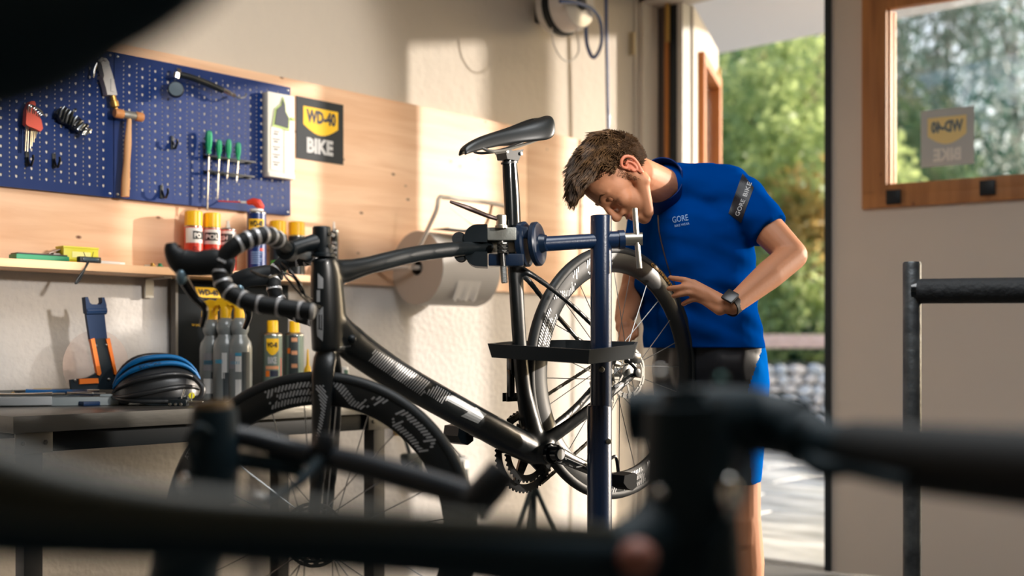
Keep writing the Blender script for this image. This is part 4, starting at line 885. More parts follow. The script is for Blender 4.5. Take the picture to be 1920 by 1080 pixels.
# seat post, clamp head
b = MB(); btube(b, [(955, 296), (957, 330), (960, 380), (962, 440)], 0.0145, [0.020, 0.023, 0.024, 0.024]); b.build('seat_post', frm2, bk, smooth=60)
b = MB(); btube(b, [(955, 303), (955.5, 307)], 0.0165, 0.0255); b.build('post_collar', frm, bk)
b = MB(); q = P(953, 289); b.prism([(-.028, .010), (-.020, -.016), (.018, -.016), (.036, .014), (.0, .006)], 0.036, frame(q-BN*0.018, BD, UPV)); b.build('post_head', frm, bk)
for dx in (-0.022, 0.026):
    b = MB(); b.tube([q+BD*dx-BN*0.021+UPV*0.002, q+BD*dx+BN*0.021+UPV*0.002], 0.0045, 8); b.build('clamp_bolt', STEEL, bk)
for s in (-1, 1):                                          # saddle rails
    o = BN*(0.021*s); b = MB(); b.tube(bez([P(888, 272)+o*0.5, P(903, 284)+o, P(930, 284)+o, P(962, 276)+o, P(990, 266)+o*1.3, P(1004, 258)+o*1.6], 5), 0.0035, 8); b.build('saddle_rail', STEEL if s > 0 else BLK, bk)
# saddle shell
st = [(865, 287, .014, .010, .006), (872, 281, .017, .014, .008), (890, 273, .020, .018, .012), (915, 264, .023, .020, .016), (945, 255, .032, .020, .020), (968, 247, .044, .020, .028), (988, 239, .057, .020, .038), (1003, 232, .062, .018, .044), (1012, 226, .058, .012, .040), (1017, 222, .044, .005, .026)]
vs = []; fs = []; n = 17
for px, py, w2, top, dr in st:
    c = P(px, py)
    for j in range(n):
        a = -1+2*j/(n-1); z = top*(0.9-abs(a)**2.4)-dr*abs(a)**4.0-(0.005 if abs(a) < 0.16 and 915 < px < 1015 else 0); x = w2*math.sin(a*1.45)/math.sin(1.45)
        vs.append(c+BN*x+UPV*z)
for i in range(len(st)-1):
    for j in range(n-1): fs.append((i*n+j, i*n+j+1, (i+1)*n+j+1, (i+1)*n+j))
b = MB(); b.add(vs, fs); sd = b.build('saddle', mat('saddle_cover', (9, 15, 17), 0.36, coat=0.1), bk, smooth=80)
m_ = sd.modifiers.new('thickness', 'SOLIDIFY'); m_.thickness = 0.009; m_ = sd.modifiers.new('round', 'SUBSURF'); m_.levels = 1; m_.render_levels = 2
b = MB(); btube(b, [(960, 243), (985, 233), (1000, 227)], 0.004, 0.007, n=8); b.build('saddle_rear_ridge', BLKG, bk)
# wheels
def wheel(center, ax, fwd, name, R=0.342, spokes=24, phase=0.0, rotor=True):
    z = V(ax).normalized(); x = V(fwd).normalized(); y = z.cross(x); M = Matrix((x, y, z)).transposed().to_4x4(); M.translation = center
    e = thing(name, None, None, center, parent=None); e.parent = bk; e.location = wm(bk).inverted() @ center
    rt = 0.0135; pr = [(R-rt+rt*math.cos(a), rt*math.sin(a)) for a in [math.radians(k) for k in range(-150, 151, 20)]]
    b = MB(); b.lathe(pr, M, 96, cap=False); b.build('tyre', mat('tyre_rubber', (20, 26, 29), 0.55, bump=0.05, bscale=400), e, smooth=60)
    b = MB(); b.lathe([(R-.021, .0115), (R-.030, .0125), (R-.045, .0125), (R-.062, .0095), (R-.071, .0045), (R-.0725, 0), (R-.071, -.0045), (R-.062, -.0095), (R-.045, -.0125), (R-.030, -.0125), (R-.021, -.0115), (R-.021, .0115)], M, 96, cap=False)
    rim = b.build('rim', mat('rim_carbon', (16, 22, 25), 0.38, coat=0.12), e, smooth=40)
    b = MB(); b.lathe([(.006, -.052), (.011, -.05), (.011, -.034), (.022, -.033), (.022, -.028), (.013, -.024), (.012, .02), (.021, .027), (.021, .032), (.012, .034), (.011, .05), (.006, .053)], M, 28); b.build('hub', mat('hub_white', (206, 208, 206), 0.3, 0.4), e)
    for k in range(spokes):
        a = phase+2*math.pi*k/spokes; s = 1 if k % 2 else -1; tw = (1 if (k//2) % 2 else -1)*math.radians(68)
        p0 = M @ V((.021*math.cos(a+tw), .021*math.sin(a+tw), s*.030)); p1 = M @ V(((R-.070)*math.cos(a), (R-.070)*math.sin(a), s*0.002))
        b = MB(); b.tube([p0, p1], 0.0012, 5); b.build('spoke', mat('spoke_steel', (150, 152, 152), 0.3, 0.9), e)
    if rotor:
        b = MB(); Mr = M @ Matrix.Translation((0, 0, .042)); 
        for k in range(36):
            a0, a1 = 2*math.pi*k/36, 2*math.pi*(k+1)/36
            for ra, rb_ in ((.056, .0605), (.0635, .070)):
                b.add([(ra*math.cos(a0), ra*math.sin(a0), 0), (rb_*math.cos(a0), rb_*math.sin(a0), 0), (rb_*math.cos(a1), rb_*math.sin(a1), 0), (ra*math.cos(a1), ra*math.sin(a1), 0)], [(0, 1, 2, 3)], Mr)
            if k % 2: b.add([(.060*math.cos(a0), .060*math.sin(a0), 0), (.064*math.cos(a0), .064*math.sin(a0), 0), (.064*math.cos(a1), .064*math.sin(a1), 0), (.060*math.cos(a1), .060*math.sin(a1), 0)], [(0, 1, 2, 3)], Mr)
        for k in range(6):
            a = k*math.pi/3; b.add([(.020*math.cos(a), .020*math.sin(a), 0), (.020*math.cos(a+.35), .020*math.sin(a+.35), 0), (.058*math.cos(a+.75), .058*math.sin(a+.75), 0), (.058*math.cos(a+.62), .058*math.sin(a+.62), 0)], [(0, 1, 2, 3)], Mr)
        ro = b.build('brake_rotor', mat('rotor_steel', (130, 130, 128), 0.35, 0.9), e, smooth=0); md = ro.modifiers.new('t', 'SOLIDIFY'); md.thickness = 0.0018
        b = MB(); b.lathe([(.010, .034), (.024, .036), (.024, .043), (.018, .046), (.010, .047)], M, 20); b.build('rotor_carrier', mat('carrier_steel', (170, 172, 170), 0.35, 0.8), e)
    return e, M, rim
def polar(M, R0, zz):                                     # print map on the side of a rim: metres along the arc, metres outward
    def mk(a0):
        def fn(s, t):
            r = R0+t; a = a0-s/R0; k = min(1, max(0, (r-(0.342-.062))/.017)); return M @ V((r*math.cos(a), r*math.sin(a), .0095+.003*k+zz))
        return fn
    return mk
STR = 0.017                                               # glyph strokes, drawn as filled quads then striped
def G_E(w=.105, h=.042, s=.011): return [[(0, 0), (s*1.6, 0), (s*1.6, h), (0, h)], [(0, 0), (w, 0), (w, s), (0, s)], [(0, h/2-s/2), (w*.85, h/2-s/2), (w*.85, h/2+s/2), (0, h/2+s/2)], [(0, h-s), (w, h-s), (w, h), (0, h)]]
def G_V(w=.12, h=.042, s=.024): return [[(0, h), (s, h), (w/2+s/2, 0), (w/2-s/2, 0)], [(w-s, h), (w, h), (w/2+s/2, 0), (w/2-s/2, 0)]]
def G_O(w=.095, h=.044, s=.013): return [[(0, .01), (s*1.5, .01), (s*1.5, h-.01), (0, h-.01)], [(w-s*1.5, .01), (w, .01), (w, h-.01), (w-s*1.5, h-.01)], [(.006, 0), (w-.006, 0), (w, s), (0, s)], [(.0, h-s), (w, h-s), (w-.006, h), (.006, h)]]
def G_C(w=.085, h=.042, s=.012): return [[(0, 0), (s*1.6, 0), (s*1.6, h), (0, h)], [(0, 0), (w, 0), (w, s), (0, s)], [(0, h-s), (w, h-s), (w, h), (0, h)]]
def G_5(w=.085, h=.042, s=.010): return [[(0, 0), (w, 0), (w, s), (0, s)], [(0, h-s), (w, h-s), (w, h), (0, h)], [(0, h/2-s/2), (w, h/2-s/2), (w, h/2+s/2), (0, h/2+s/2)], [(0, h/2), (s*1.5, h/2), (s*1.5, h), (0, h)], [(w-s*1.5, 0), (w, 0), (w, h/2), (w-s*1.5, h/2)]]
def rim_text(e, M, glyphs, a0, gap=.02):
    mk = polar(M, .2775, .0006); a = a0
    for g, wdt in glyphs:
        fn = mk(a); b = MB()
        for q in hatch(g, math.radians(62), .0062, .0036, .0015): put_poly(b, q, fn)
        b.build('rim_letter', silver, e, smooth=0); a -= (wdt+gap)/.2775
W_TH = math.radians(-6.0); WD = RGT*math.cos(W_TH)+FWD*math.sin(W_TH); WN = RGT*math.sin(W_TH)-FWD*math.cos(W_TH)
fw_, Mf, _ = wheel(F0, WN, WD, 'front_wheel', phase=0.12)
# angle 0 points to the rear (right in the picture), 90 up
rim_text(fw_, Mf, [(G_E(), .105), (G_V(), .12), (G_O(), .095)], math.radians(111))
R0_ = P(1155, 698)
rw_, Mr_, _ = wheel(R0_, BN, BD, 'rear_wheel', phase=0.30)
rim_text(rw_, Mr_, [(G_E(), .105), (G_V(), .12), (G_O(), .095)], math.radians(170)); rim_text(rw_, Mr_, [(G_C(), .085), (G_5(), .085), (G_O(), .095)], math.radians(-48))
# small yellow sidewall print on the rear tyre, white on the front
def tyre_text(e, M, t, a0, ln, h, m):
    b = MB()
    def fn(s, u):
        r = .3235+u; a = a0-s/.325; q = math.sqrt(max(0, .0135**2-(r-.3285)**2)); return M @ V((r*math.cos(a), r*math.sin(a), q+.0006))
    put_text(b, t, fn, 0, 0, ln, h, 0.01); b.build('sidewall_print', m, e, smooth=0)
tyre_text(rw_, Mr_, 'CONTINENTAL', math.radians(66), .13, .008, mat('print_gold', (206, 150, 50), .5)); tyre_text(fw_, Mf, 'ATTACK', math.radians(152), .05, .009, SILP)
# fork
cr = P(613, 668)
b = MB()
b.tube([P(612, 640), cr], 0.024, 18)
for s in (-1, 1):
    q = bez([cr-UPV*0.0+WN*(.010*s), cr-UPV*.045+WN*(.034*s), cr*.55+F0*.45+WN*(.046*s)+WD*.006, cr*.2+F0*.8+WN*(.052*s)+WD*.004, F0+WN*(.056*s)], 7)
    b.tube(q, lerpl([.016, .011, .009, .007, .006], len(q)), 16, up=WN, rb=lerpl([.027, .026, .020, .015, .010], len(q)))
fork = remesh(b.build('fork', frm, bk), 0.004, 5)
# head set, stem
b = MB(); tp = P(606, 482); b.lathe([(.026, 0), (.026, .006), (.022, .008), (.022, .018), (.019, .020)], Matrix.Translation(tp), 24); b.build('headset_spacer', BLK, bk)
SC = P(603, 452); b = MB(); b.lathe([(.0185, -.026), (.0195, -.024), (.0195, .024), (.017, .027), (.004, .028)], Matrix.Translation(SC+UPV*.004), 24); b.build('steerer_clamp', BLK, bk)
BC = W(541, 470, 2.47)
b = MB(); q = bez([SC+WD*-.005, SC*.5+BC*.5+UPV*.002, BC], 5); b.tube(q, [.019]*len(q), 16, up=WN, rb=lerpl([.020, .016, .018], len(q))); b.tube([BC-WN*.024, BC+WN*.024], .021, 18); b.build('stem', BLK, bk)
for z in (-.012, .014):
    for s in (-1, 1):
        b = MB(); b.tube([SC+WD*.022+UPV*z-WN*.004*s, SC+WD*.022+UPV*z+WN*.014*s], .0045, 8); b.build('stem_bolt', STEEL, bk)
# drop bars: near side and far side
NEAR = [(541, 468, 2.46), (524, 452, 2.36), (500, 441, 2.30), (472, 447, 2.28), (440, 462, 2.27), (420, 486, 2.27), (414, 515, 2.27), (428, 545, 2.27), (468, 566, 2.27), (525, 576, 2.27), (583, 584, 2.27)]
FAR = [(541, 470, 2.48), (575, 478, 2.62), (594, 482, 2.67), (580, 484, 2.70), (548, 487, 2.71), (524, 500, 2.71), (513, 525, 2.71), (520, 560, 2.71), (545, 584, 2.71), (585, 598, 2.71), (625, 606, 2.71)]
tapem = mat('bar_tape', (12, 18, 22), .62, bump=.1, bscale=200); tapes = mat('bar_tape_silver', (206, 206, 208), .35, .3)
for nm, pl in (('near', NEAR), ('far', FAR)):
    q = bez([W(*p) for p in pl], 8); L = len(q)
    b = MB(); b.tube(q[:int(L*.12)], .0125, 14); b.build('bar_centre', BLK, bk)
    b = MB(); b.tube(q[int(L*.10):], .0172, 16); b.build('taped_bar', tapem, bk, smooth=60)
    k = int(L*.13); acc = 0
    i = k
    while i < L-3:
        if not (int(L*.40) < i < int(L*.50)):
            b = MB(); c = q[i]; t_ = (q[i+1]-q[i-1]).normalized(); tilt = (t_+WN*0.35).normalized()
            n1 = tilt.cross(WN if abs(tilt.dot(WN)) < .9 else UPV).normalized()
            b.lathe([(.0172, -.0042), (.0182, -.0032), (.0182, .0032), (.0172, .0042)], zframe(c, tilt, n1), 18, cap=False); b.build('tape_stripe', tapes, bk)
        i += 5 if i > L*.5 else 4
    b = MB(); e_ = q[-1]; t_ = (q[-1]-q[-2]).normalized(); b.lathe([(.016, 0), (.0165, .003), (.012, .008), (.002, .009)], zframe(e_, t_), 16); b.build('bar_plug', mat('plug_silver', (190, 190, 190), .3, .5), bk)
def hoods(pts, r, rb_, lev, tip):
    q = bez([W(*p) for p in pts], 6); b = MB(); b.tube(q, lerpl(r, len(q)), 16, up=WN, rb=lerpl(rb_, len(q))); h = b.build('brake_hood', mat('hood_rubber', (14, 21, 26), .55), bk, smooth=70)
    b = MB(); q = bez([W(*p) for p in lev], 6); b.tube(q, lerpl([.008, .010, .009, .007, .004], len(q)), 10, up=WN, rb=lerpl([.012, .010, .009, .007, .005], len(q))); b.build('brake_lever', BLKG, bk, smooth=60)
    b = MB(); b.ell(W(*tip[:3]), (.010, .010, .016)); b.build('lever_cap', mat('lever_cap', (110, 136, 150), .3, .4), bk)
hoods([(438, 500, 2.27), (405, 492, 2.27), (368, 494, 2.27), (340, 490, 2.27), (324, 472, 2.27), (321, 456, 2.27)], [.014, .017, .017, .016, .014, .009], [.016, .026, .024, .026, .017, .010],
      [(338, 508, 2.27), (346, 528, 2.275), (364, 556, 2.28), (384, 580, 2.28), (378, 614, 2.28)], (340, 519, 2.262))
hoods([(528, 512, 2.71), (500, 516, 2.71), (468, 520, 2.70), (440, 528, 2.70), (425, 520, 2.70), (419, 508, 2.70)], [.014, .017, .017, .016, .014, .009], [.016, .024, .022, .022, .015, .010],
      [(446, 538, 2.70), (452, 556, 2.70), (464, 580, 2.70), (466, 596, 2.70), (458, 617, 2.70)], (450, 545, 2.69))
# cables
def cable(pts, r, nm='cable', m=BLKG): b = MB(); b.tube(bez([W(*p) for p in pts], 8), r, 7); return b.build(nm, m, bk, smooth=60)
cable([(520, 497, 2.42), (536, 520, 2.40), (560, 548, 2.41), (580, 566, 2.44), (612, 580, 2.50), (634, 592, 2.52), (650, 616, 2.535), (660, 634, 2.56)], .0026)
cable([(528, 492, 2.42), (548, 512, 2.40), (566, 538, 2.41), (578, 566, 2.44), (610, 584, 2.50), (630, 600, 2.52), (644, 622, 2.54), (656, 638, 2.56)], .0026)
cable([(470, 508, 2.33), (500, 520, 2.36), (530, 512, 2.40), (552, 522, 2.40), (566, 548, 2.42), (584, 560, 2.45)], .0024)
b = MB(); b.ell(P(660, 636, .027), .010); b.build('cable_port', BLK, bk)
# cranks, chain rings, pedals, chain, gears
cd_ = (P(1165, 912, .075)-P(1026, 848, .075)).normalized(); A0 = BB0+BN*.066; A1 = A0+cd_*.172
b = MB(); b.tube([BB0+BN*.040, BB0+BN*.052], .026, 24); b.build('bearing_cup', BLKG, bk)
b = MB(); b.tube([A0-cd_*.004, A0+cd_*.05, A0+cd_*.12, A1], [.011, .009, .008, .008], 14, up=BN, rb=[.023, .018, .015, .016]); b.ell(A0, .001); ca = b.build('crank_arm', BLKG, bk, smooth=50)
b = MB(); b.lathe([(.019, -.010), (.019, .010), (.016, .013), (.008, .013), (.008, .009)], zframe(A0, BN, BD), 24); b.build('crank_cap', BLKG, bk)
b = MB(); b.lathe([(.013, .0), (.013, .0016), (.007, .0016)], zframe(A0+BN*.013, BN, BD), 24); b.build('cap_ring', SILP, bk)
PDM = frame(A1+BN*.03, BD, UPV)
b = MB(); b.tube([A1, A1+BN*.06], .007, 10); b.build('pedal_axle', STEEL, bk)
b = MB(); b.prism([(-.030, -.012), (-.026, .006), (.014, .010), (.022, .004), (.020, -.026), (.004, -.034), (-.016, -.026)], .050, frame(A1+BN*.055, BD, UPV)); b.build('pedal_body', mat('pedal_black', (5, 9, 11), .7, spec=.15), bk, smooth=20)
b = MB(); b.tube(bez([A1+BN*.04+BD*-.028+UPV*.005, A1+BN*.04+BD*-.022+UPV*.030, A1+BN*.04+BD*.004+UPV*.046, A1+BN*.04+BD*.018+UPV*.040, A1+BN*.04+BD*.026+UPV*.0], 5), .0045, 8); b.build('pedal_clip', BLKG, bk)
def ring(name, off, R, teeth, m, r_in, th=.0022):
    b = MB(); n = teeth*4; vs = []; M = frame(BB0+BN*off, BD, UPV)
    prof = [R, R+.0035, R+.0035, R][0:4]
    for i in range(n):
        a = 2*math.pi*i/n; r = R+(.0045 if i % 4 in (1, 2) else 0); vs.append((r*math.cos(a), r*math.sin(a)))
    vi = [(r_in*math.cos(2*math.pi*i/n), r_in*math.sin(2*math.pi*i/n)) for i in range(n)]
    V4 = [(x, y, 0) for x, y in vs]+[(x, y, 0) for x, y in vi]+[(x, y, th) for x, y in vs]+[(x, y, th) for x, y in vi]
    fs = []
    for i in range(n):
        j = (i+1) % n; fs += [(i, j, n+j, n+i), (2*n+i, 3*n+i, 3*n+j, 2*n+j), (i, 2*n+i, 2*n+j, j), (n+i, n+j, 3*n+j, 3*n+i)]
    b.add(V4, fs, M); return b.build(name, m, bk, smooth=20)
ringm = mat('ring_black', (34, 36, 38), .3, .6)
ring('chainring', -.046, .103, 52, ringm, .084); ring('chainring', -.039, .076, 38, ringm, .060)
b = MB(); Ms = frame(BB0-BN*.045, BD, UPV)
for k in range(5):
    a = 2*math.pi*k/5+.5; d = V((math.cos(a), math.sin(a), 0)); e = V((-d.y, d.x, 0))
    b.add([tuple(p) for p in [d*.015+e*.016, d*.015-e*.016, d*.088-e*.010, d*.088+e*.010, d*.015+e*.016+V((0, 0, .008)), d*.015-e*.016+V((0, 0, .008)), d*.088-e*.010+V((0, 0, .006)), d*.088+e*.010+V((0, 0, .006))]], [(0, 1, 2, 3), (7, 6, 5, 4), (0, 4, 5, 1), (1, 5, 6, 2), (2, 6, 7, 3), (3, 7, 4, 0)], Ms)
b.lathe([(.012, -.01), (.028, -.008), (.028, .006), (.012, .01)], Ms, 20); b.build('crank_spider', BLKG, bk)
B1 = BB0-BN*.080-cd_*.172
b = MB(); b.tube([BB0-BN*.060, BB0-BN*.064-cd_*.08, B1], [.010, .009, .008], 12, up=BN, rb=[.020, .016, .014]); b.build('crank_arm', BLKG, bk)
b = MB(); b.prism([(-.030, -.016), (-.026, .008), (.014, .012), (.022, .004), (.022, -.030), (.004, -.040), (-.018, -.034)], .055, frame(B1-BN*.065, BD, UPV)); b.build('pedal_body', BLK, bk, smooth=20)
b = MB(); b.tube([B1, B1-BN*.06], .007, 10); b.build('pedal_axle', STEEL, bk)
RC = R0_-BN*.036
for i, (r, t) in enumerate([(.050, 25), (.045, 22), (.040, 20), (.036, 17), (.032, 15), (.027, 12)]):
    b = MB(); b.lathe([(r-.004, -.001), (r, -.0008), (r, .0008), (r-.004, .001), (.016, .001), (.016, -.001)], zframe(RC+BN*(.014-i*.0042), BN, BD), t*2); 
    b.build('sprocket', mat('sprocket', (150, 150, 146), .3, .9), rw_, smooth=20)
def chain(p0, p1, nm='chain'):
    p0 = V(p0); p1 = V(p1); L = (p1-p0).length; n = int(L/.0127); d = (p1-p0).normalized(); s = BN; u = d.cross(s)
    b = MB(); M0 = Matrix((d, u, s)).transposed().to_4x4()
    for i in range(n):
        M0.translation = p0+d*(i+.5)*.0127; h = .0036 if i % 2 else .0028
        for e in (-h, h): b.box((0, 0, e), (.0150, .0064, .0012), M0.copy())
        b.lathe([(.0036, -.003), (.0036, .003)], M0 @ Matrix.Translation((-.00635, 0, 0)), 8)
    o = b.build(nm, mat('chain_steel', (92, 90, 84), .35, .9), bk, smooth=30); o['kind'] = 'stuff'; return o
up_ = UPV; BBc = BB0-BN*.043; RCc = R0_-BN*.036
dt = (RCc-BBc).normalized(); nn_ = dt.cross(BN); nn_ = nn_ if nn_.z > 0 else -nn_
chain(BBc+nn_*.103, RCc+nn_*.038)
JW = RCc-UPV*.075-BD*-.012; J2 = JW-UPV*.065+BD*-.035
chain(BBc-nn_*.103, J2-UPV*.02)
for j in (JW, J2):
    b = MB(); b.lathe([(.004, -.004), (.018, -.003), (.018, .003), (.004, .004)], zframe(j, BN, BD), 22); b.build('jockey_wheel', BLK, bk)
b = MB(); b.tube([JW+BN*.008, J2+BN*.008], .003, 8, up=BN, rb=.014); b.tube([JW-BN*.008, J2-BN*.008], .003, 8, up=BN, rb=.014); b.build('derailleur_cage', STEEL, bk)
b = MB(); b.box((0, 0, 0), (.045, .03, .022), frame(R0_-BN*.066-UPV*.032, BD+UPV*.4, UPV), .006); b.box((0, 0, 0), (.03, .045, .02), frame(JW+UPV*.03-BN*.02, BD, UPV), .005); b.build('rear_derailleur', mat('derailleur', (160, 162, 160), .3, .7), bk)
b = MB(); b.box((0, 0, 0), (.05, .028, .022), frame(P(1186, 672, .060), BD, UPV), .006); b.build('brake_caliper', BLKG, bk)
for s in (1, -1):
    b = MB(); b.lathe([(.006, 0), (.012, .002), (.011, .010), (.004, .012)], zframe(R0_+BN*.068*s, BN*s, BD), 14); b.build('axle_end', BLK, bk)
# front derailleur
b = MB(); q = P(962, 700, -.035); M_ = frame(q, BD, UPV); b.box((0, .02, 0), (.03, .05, .02), M_, .005); b.box((-.008, -.025, 0), (.018, .07, .014), M_, .004); b.box((.006, -.060, -.004), (.05, .022, .006), M_, .002); b.box((.006, -.060, -.018), (.05, .022, .003), M_, .001); b.tube([M_ @ V((.02, .03, .0)), M_ @ V((.028, .055, .0))], .004, 7); b.build('front_derailleur', BLKG, bk)
# prints on the frame
bv = bvh_of([fr_o]); fn = onto(bv, .0007)
def px_hatch(name, polys, ang, pitch, wd, m, fn_, par=bk):
    b = MB()
    for q in hatch(polys, ang, pitch, wd, .8):
        q = [np.array(p) for p in q]; n = 5; vs = []
        for i in range(n+1):
            t = i/n; vs += [fn_(*(q[0]*(1-t)+q[1]*t)), fn_(*(q[3]*(1-t)+q[2]*t))]
        b.add(vs, [(2*i, 2*i+2, 2*i+3, 2*i+1) for i in range(n)])
    return b.build(name, m, par, smooth=0)
px_hatch('big_letter', [[(703, 655), (808, 716), (790, 742), (690, 676)]], math.radians(132), 4.6, 1.9, silver, fn)
px_hatch('big_letter', [[(745, 668), (752, 672), (733, 704), (726, 699)]], math.radians(30), 3, 1.2, mat('decal_dark', (40, 44, 48), .4), onto(bv, .0011))
px_hatch('big_letter', [[(818, 722), (848, 739), (828, 756), (795, 736)], [(838, 740), (848, 746), (836, 752), (830, 748)]], math.radians(120), 4.6, 1.9, silver, fn)
b = MB(); px_grid(b, [(846, 740), (892, 766), (882, 774), (836, 750)], fn, 8, 3); px_grid(b, [(892, 764), (912, 777), (896, 794), (864, 780)], fn, 6, 5); b.build('big_letter', mat('decal_grey', (130, 134, 136), .4, .3), bk, smooth=0)
b = MB(); px_grid(b, [(596, 512), (606, 522), (606, 541), (596, 541)], fn, 2, 5); b.build('head_letter', silver, bk, smooth=0)
b = MB(); px_grid(b, [(594, 544), (600, 544), (600, 566), (594, 566)], fn, 2, 5); b.build('head_letter', silver, bk, smooth=0)
b = MB(); px_grid(b, [(594, 574), (606, 576), (606, 590), (594, 590)], fn, 2, 4); px_grid(b, [(594, 590), (597.5, 590), (597.5, 616), (594, 616)], fn, 2, 5); px_grid(b, [(600, 590), (602, 590), (602, 616), (600, 616)], fn, 1, 5); px_grid(b, [(604, 590), (606, 590), (606, 620), (604, 618)], fn, 1, 5); px_grid(b, [(594, 616), (606, 620), (605, 640), (595, 630)], fn, 3, 4); b.build('head_letter', silver, bk, smooth=0)
b = MB(); px_text(b, 'AEROLIGHT', fn, (636, 652), (658, 650), 2.6, .01); b.build('small_lettering', silver, bk, smooth=0)
b = MB(); px_text(b, 'BH', fn, (1150, 738), (1196, 702), 15, .06); b.build('stay_lettering', silver, bk, smooth=0)
bvf = bvh_of([fork]); fnf = onto(bvf, .0007)
px_hatch('fork_stripes', [[(590, 722), (606, 722), (614, 744), (606, 790), (600, 812), (594, 812), (602, 770), (598, 742)]], math.radians(48), 4.4, 1.9, silver, fnf)
px_hatch('fork_stripes', [[(590, 815), (600, 812), (610, 845), (602, 850)]], math.radians(48), 4.4, 1.9, silver, fnf)
bvc = bvh_of([ca]); b = MB(); fc = onto(bvc, .0006); px_text(b, 'SL-K', fc, (1042, 864), (1090, 887), 12, .02); b.build('crank_lettering', silver, bk, smooth=0)
b = MB(); px_grid(b, [(1040, 848), (1098, 874), (1098, 875.5), (1040, 849.5)], fc, 6, 1); b.build('crank_line', silver, bk, smooth=0)
# ---------------------------------------------------------------- blue repair stand
sb = mat('stand_blue', (5, 32, 62), 0.30, coat=0.3, bump=0.05, bscale=250)
sbd = mat('stand_blue_dark', (5, 26, 48), 0.34, coat=0.2)
DP = 2.90
pb = W(1127, HY, DP); pb.z = 0
sd_ = thing('repair_stand', 'dark blue steel repair stand with round post, clamp arm and black tray', 'repair stand', pb)
zt_p = W(1127, 404, DP).z; zm = W(1127, 760, DP).z
Tp = Matrix.Translation(pb)
b = MB(); b.lathe([(.0235, zm-.05), (.0262, zm-.05), (.0262, zt_p-.002), (.024, zt_p), (.0225, zt_p-.001)], Tp, 36); b.build('post', sb, sd_)
b = MB(); b.lathe([(.021, zt_p-.012), (.0225, zt_p-.001), (.001, zt_p-.004)], Tp, 30, cap=False); b.build('post_cap', BLK, sd_)
b = MB(); b.lathe([(.0305, 0.012), (.0305, zm-.006), (.028, zm)], Matrix.Translation(pb-RGT*.004), 36); b.build('lower_sleeve', sb, sd_)
b = MB(); b.lathe([(.30, 0), (.30, .008), (.285, .012), (.03, .012)], Tp, 48); b.build('base_plate', sbd, sd_)
for px, py in ((1128, 693), (1141, 828)):
    q = W(px, py, DP-.030); b = MB(); b.lathe([(.006, -.004), (.0075, 0), (.006, .006), (.002, .007)], zframe(q, -FWD), 12); b.build('bolt', mat('bolt_zinc', (150, 146, 130), .35, .8), sd_)
# arm
q0 = W(1012, 458, 2.86); q1 = W(1127, 451, DP); q2 = W(1170, 449, 2.905)
b = MB(); b.tube([q0, q1], .0185, 28); b.build('clamp_arm', sb, sd_)
b = MB(); b.tube([q1, q1*.2+q2*.8], .0215, 28); b.tube([q1*.25+q2*.75, q2], .024, 28); b.build('arm_socket', sb, sd_)
q3 = W(1205, 448, 2.90); b = MB(); b.tube([q2, q3], [.0155, .0155], 24); b.build('tightening_screw', mat('zinc', (176, 172, 160), .32, .9), sd_)
b = MB(); b.tube([W(1190, 391, 2.905), W(1194, 448, 2.895), W(1199, 503, 2.90)], .0068, 14); b.build('t_handle', mat('zinc', (176, 172, 160), .32, .9), sd_)
axd = (q1-q0).normalized()
b = MB(); c = W(1003, 458, 2.858); b.lathe([(.001, -.004), (.046, -.004), (.054, .0), (.054, .010), (.050, .014), (.024, .016), (.020, .030)], zframe(c, axd*.85-FWD*.5, UPV), 40); b.build('pivot_disc', sbd, sd_)
b = MB(); c = W(985, 458, 2.858); b.lathe([(.050, -.012), (.0555, -.008), (.0555, .004), (.050, .008), (.001, .008)], zframe(c, axd*.85-FWD*.5, UPV), 40); b.build('pivot_backplate', sbd, sd_)
# clamp jaws in front of the seat tube, gripping the top tube
MJ = Matrix((RGT, UPV, -FWD)).transposed().to_4x4()
def cbox(nm, px0, py0, px1, py1, d, th, m, bev=.004):
    a = W(px0, py0, d); c = W(px1, py1, d); M_ = MJ.copy(); M_.translation = (a+c)/2
    w_ = (c-a).dot(RGT); h_ = abs((c-a).z); b = MB(); b.box((0, 0, 0), (w_, h_, th), M_, bev); return b.build(nm, m, sd_)
jet = mat('jaw_plastic', (12, 21, 26), .45, spec=.3)
cbox('upper_block', 914, 428, 968, 452, 2.83, .05, mat('cast_block', (150, 152, 146), .45, .6, bump=.08, bscale=200), .003)
cbox('upper_arm', 962, 426, 990, 448, 2.84, .04, sbd); cbox('lower_block', 916, 477, 982, 500, 2.83, .05, sbd); cbox('inner_plate', 914, 455, 982, 474, 2.85, .03, mat('zinc', (176, 172, 160), .32, .9), .002)
def jaw(nm, pts, d, th, m):
    P_ = [W(x, y, d) for x, y in pts]; o = P_[0]; M_ = MJ.copy(); M_.translation = o
    b = MB(); b.prism([((p-o).dot(RGT), (p-o).z) for p in P_], th, M_, z0=-th/2); return b.build(nm, m, sd_, smooth=30)
def arcp(cx, cy, rx, ry, a0, a1, n=8): return [(cx+rx*math.cos(math.radians(a0+(a1-a0)*i/n)), cy-ry*math.sin(math.radians(a0+(a1-a0)*i/n))) for i in range(n+1)]
jaw('upper_jaw', arcp(896, 452, 26, 29, 90, 180)+[(872, 456), (914, 456), (914, 423)], 2.83, .07, jet)
jaw('lower_jaw', [(914, 474), (872, 474)]+arcp(896, 474, 24, 27, 180, 270)+[(914, 502)], 2.83, .07, jet)
for y0, y1 in ((441, 457), (472, 488)):
    pass
b = MB(); c = W(862, 450, 2.83); b.lathe([(.006, -.032), (.017, -.032), (.0175, -.02), (.015, 0), (.0175, .02), (.017, .032), (.006, .032)], zframe(c, -FWD, UPV), 22); b.build('jaw_roller', RUB, sd_)
